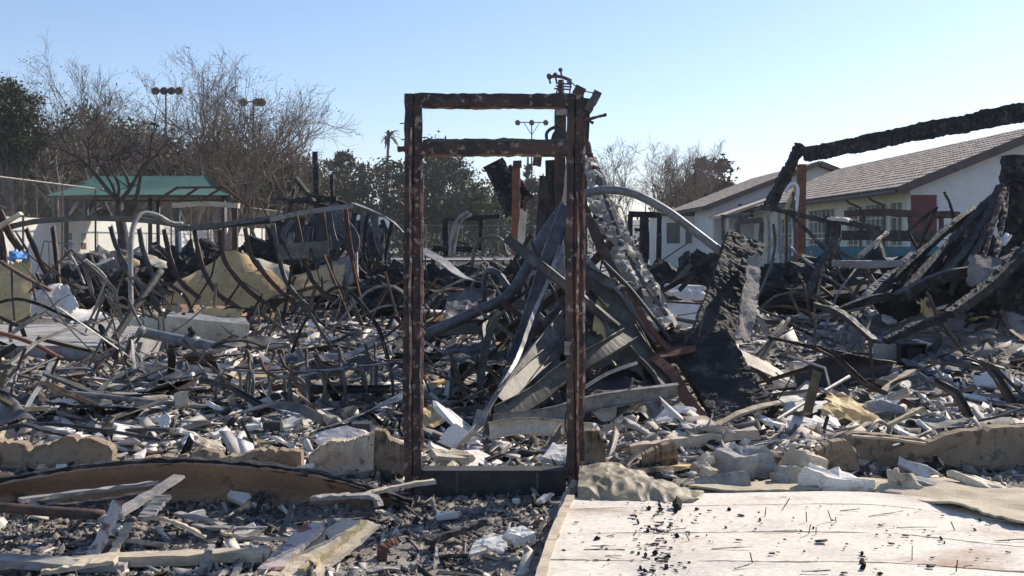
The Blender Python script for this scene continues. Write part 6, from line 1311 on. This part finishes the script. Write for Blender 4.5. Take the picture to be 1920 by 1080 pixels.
# uncountable crumbs: three kinds of fine rubble over the field
def crumbs(name, label, m, N, smin, smax, seed, thr, flatn=.55, yr=(560, 1110), long_=.2, near=0.0, zones=None, tilt=.22):
    r = np.random.default_rng(seed)
    py = r.uniform(yr[0], yr[1], N * 3); px = r.uniform(-550, 2480, N * 3); Y = 1.5 * F / (py - HOR); X = (px - 960) / F * Y
    w = fbm(X * .8, Y * .8, 3, seed) + .35 * fbm(X * 3, Y * 3, 2, seed + 3)
    if zones is not None: w = w * .5 + sum(g_ * np.exp(-((px - a_) / c_) ** 2 - ((py - b_) / d_) ** 2) for a_, b_, c_, d_, g_ in zones)
    ok = (r.random(N * 3) < np.clip(.5 + (w - thr) * 6, .02, 1)) & ~((Y < 6.1) & (X > .22) & (Y > 3.9)) & ~((X < -4.9) & (Y > 12.9) & (Y < 17.2) & (r.random(N * 3) < .9)) & ~((np.abs(Y - 6.27) < .1) & (np.abs(X + .11) < .6))
    ok &= ~((Y < 6.2) & (r.random(N * 3) < near)); X, Y = X[ok][:N], Y[ok][:N]; n = len(X); Z = H(X, Y)
    s = np.minimum(np.exp(r.normal(math.log(smin) - .12, .78, n)), np.where(Y < 6.4, smax * .42, smax)) * (.5 + Y / 8.0)
    cube = np.array([(a, b, c) for a in (-1, 1) for b in (-1, 1) for c in (-1, 1)], float)
    c = cube[None] * (1 + r.uniform(-.55, .4, (n, 8, 1))) + r.normal(0, .22, (n, 8, 3))
    el = np.where(r.random(n) < long_, r.uniform(2.2, 6, n), r.uniform(.8, 1.5, n)); s = np.where(el > 2, s * .7, s)
    c = c * np.stack([s * el, s * r.uniform(.45, 1, n), s * r.uniform(.12, flatn, n)], -1)[:, None, :]
    # random turn
    q = r.normal(0, 1, (n, 4)) * np.array([1, tilt, tilt, 1]); q /= np.linalg.norm(q, axis=1)[:, None]; w_, x_, y_, z_ = q.T
    Rm = np.stack([np.stack([1 - 2 * (y_ * y_ + z_ * z_), 2 * (x_ * y_ - z_ * w_), 2 * (x_ * z_ + y_ * w_)], -1), np.stack([2 * (x_ * y_ + z_ * w_), 1 - 2 * (x_ * x_ + z_ * z_), 2 * (y_ * z_ - x_ * w_)], -1), np.stack([2 * (x_ * z_ - y_ * w_), 2 * (y_ * z_ + x_ * w_), 1 - 2 * (x_ * x_ + y_ * y_)], -1)], 1)
    c = np.einsum('nij,nkj->nki', Rm, c) + np.stack([X, Y, Z + s * .08], -1)[:, None, :]
    fq = np.array([(0, 1, 3, 2), (4, 6, 7, 5), (0, 4, 5, 1), (2, 3, 7, 6), (0, 2, 6, 4), (1, 5, 7, 3)])
    f = (np.arange(n)[:, None, None] * 8 + fq[None]).reshape(-1, 4)
    obj(name, c.reshape(-1, 3), f, m, label=label, cat='rubble', kind='stuff')
crumbs('ash_rubble', 'grey crumbled ash and masonry rubble covering the burnt site', 'rubble', 74000, .0068, .045, 1, -.06)
crumbs('plaster_crumbs', 'white crumbled plaster strewn over the ash', 'crumb_white', 15000, .0095, .06, 2, .07, .3, long_=.3, near=.4)
ZN = [(1560, 760, 230, 60, .35), (1680, 620, 260, 45, .3), (620, 635, 160, 25, .35), (960, 850, 170, 30, .35), (300, 800, 330, 35, .3), (130, 600, 110, 20, .3), (1240, 560, 90, 60, .35), (1300, 850, 240, 30, .25), (1010, 700, 130, 50, .25), (560, 840, 160, 25, .25), (1830, 580, 130, 40, .4), (1500, 590, 160, 25, .3), (850, 640, 120, 25, .25)]
crumbs('plaster_flakes', 'pale flakes of plaster heaped thickly in drifts between the burnt metal', 'crumb_white', 17000, .012, .09, 5, .12, .22, long_=.2, near=.7, zones=ZN, tilt=.10)
crumbs('charcoal_crumbs', 'black crumbled charcoal strewn over the ash', 'crumb_char', 24000, .008, .05, 3, .0, long_=.35, near=.6)
r_ = np.random.default_rng(8); nn = 300; tt = r_.random(nn); pxs = np.where(np.arange(nn) < 150, 1250 - 20 * tt + r_.normal(0, 26, nn), r_.uniform(1050, 1950, nn)); pys = np.where(np.arange(nn) < 150, 930 + 150 * tt, r_.uniform(940, 1080, nn))
gp = np.array([G(a, b, zp + .02) for a, b in zip(pxs, pys)]); sz = np.exp(r_.normal(-5.9, .5, nn)); cb_ = np.array([(a, b, c) for a in (-1, 1) for b in (-1, 1) for c in (-1, 1)], float)
cc = (cb_[None] * (1 + r_.uniform(-.5, .5, (nn, 8, 1))) + r_.normal(0, .3, (nn, 8, 3))) * np.stack([sz * r_.uniform(.7, 3, nn), sz, sz * .6], -1)[:, None, :] + gp[:, None, :]
fq = np.array([(0, 1, 3, 2), (4, 6, 7, 5), (0, 4, 5, 1), (2, 3, 7, 6), (0, 2, 6, 4), (1, 5, 7, 3)])
obj('charcoal_dust', cc.reshape(-1, 3), (np.arange(nn)[:, None, None] * 8 + fq[None]).reshape(-1, 4), 'crumb_char', label='fine charcoal grit scattered on the fallen white panel', cat='charcoal', kind='stuff')
# thin dry air over the site
hz = bpy.data.materials.new('haze'); hz.use_nodes = True; hn = hz.node_tree; hn.nodes.clear(); ho = hn.nodes.new('ShaderNodeOutputMaterial'); hv_ = hn.nodes.new('ShaderNodeVolumePrincipled')
hv_.inputs['Density'].default_value = .00045; hv_.inputs['Color'].default_value = (.86, .9, .95, 1); hv_.inputs['Anisotropy'].default_value = .1; hn.links.new(hv_.outputs[0], ho.inputs['Volume']); MATS['haze'] = hz
MB().box((-1400, -80, -3), (1400, 1240, 46)).build('haze', 'haze', kind='stuff')
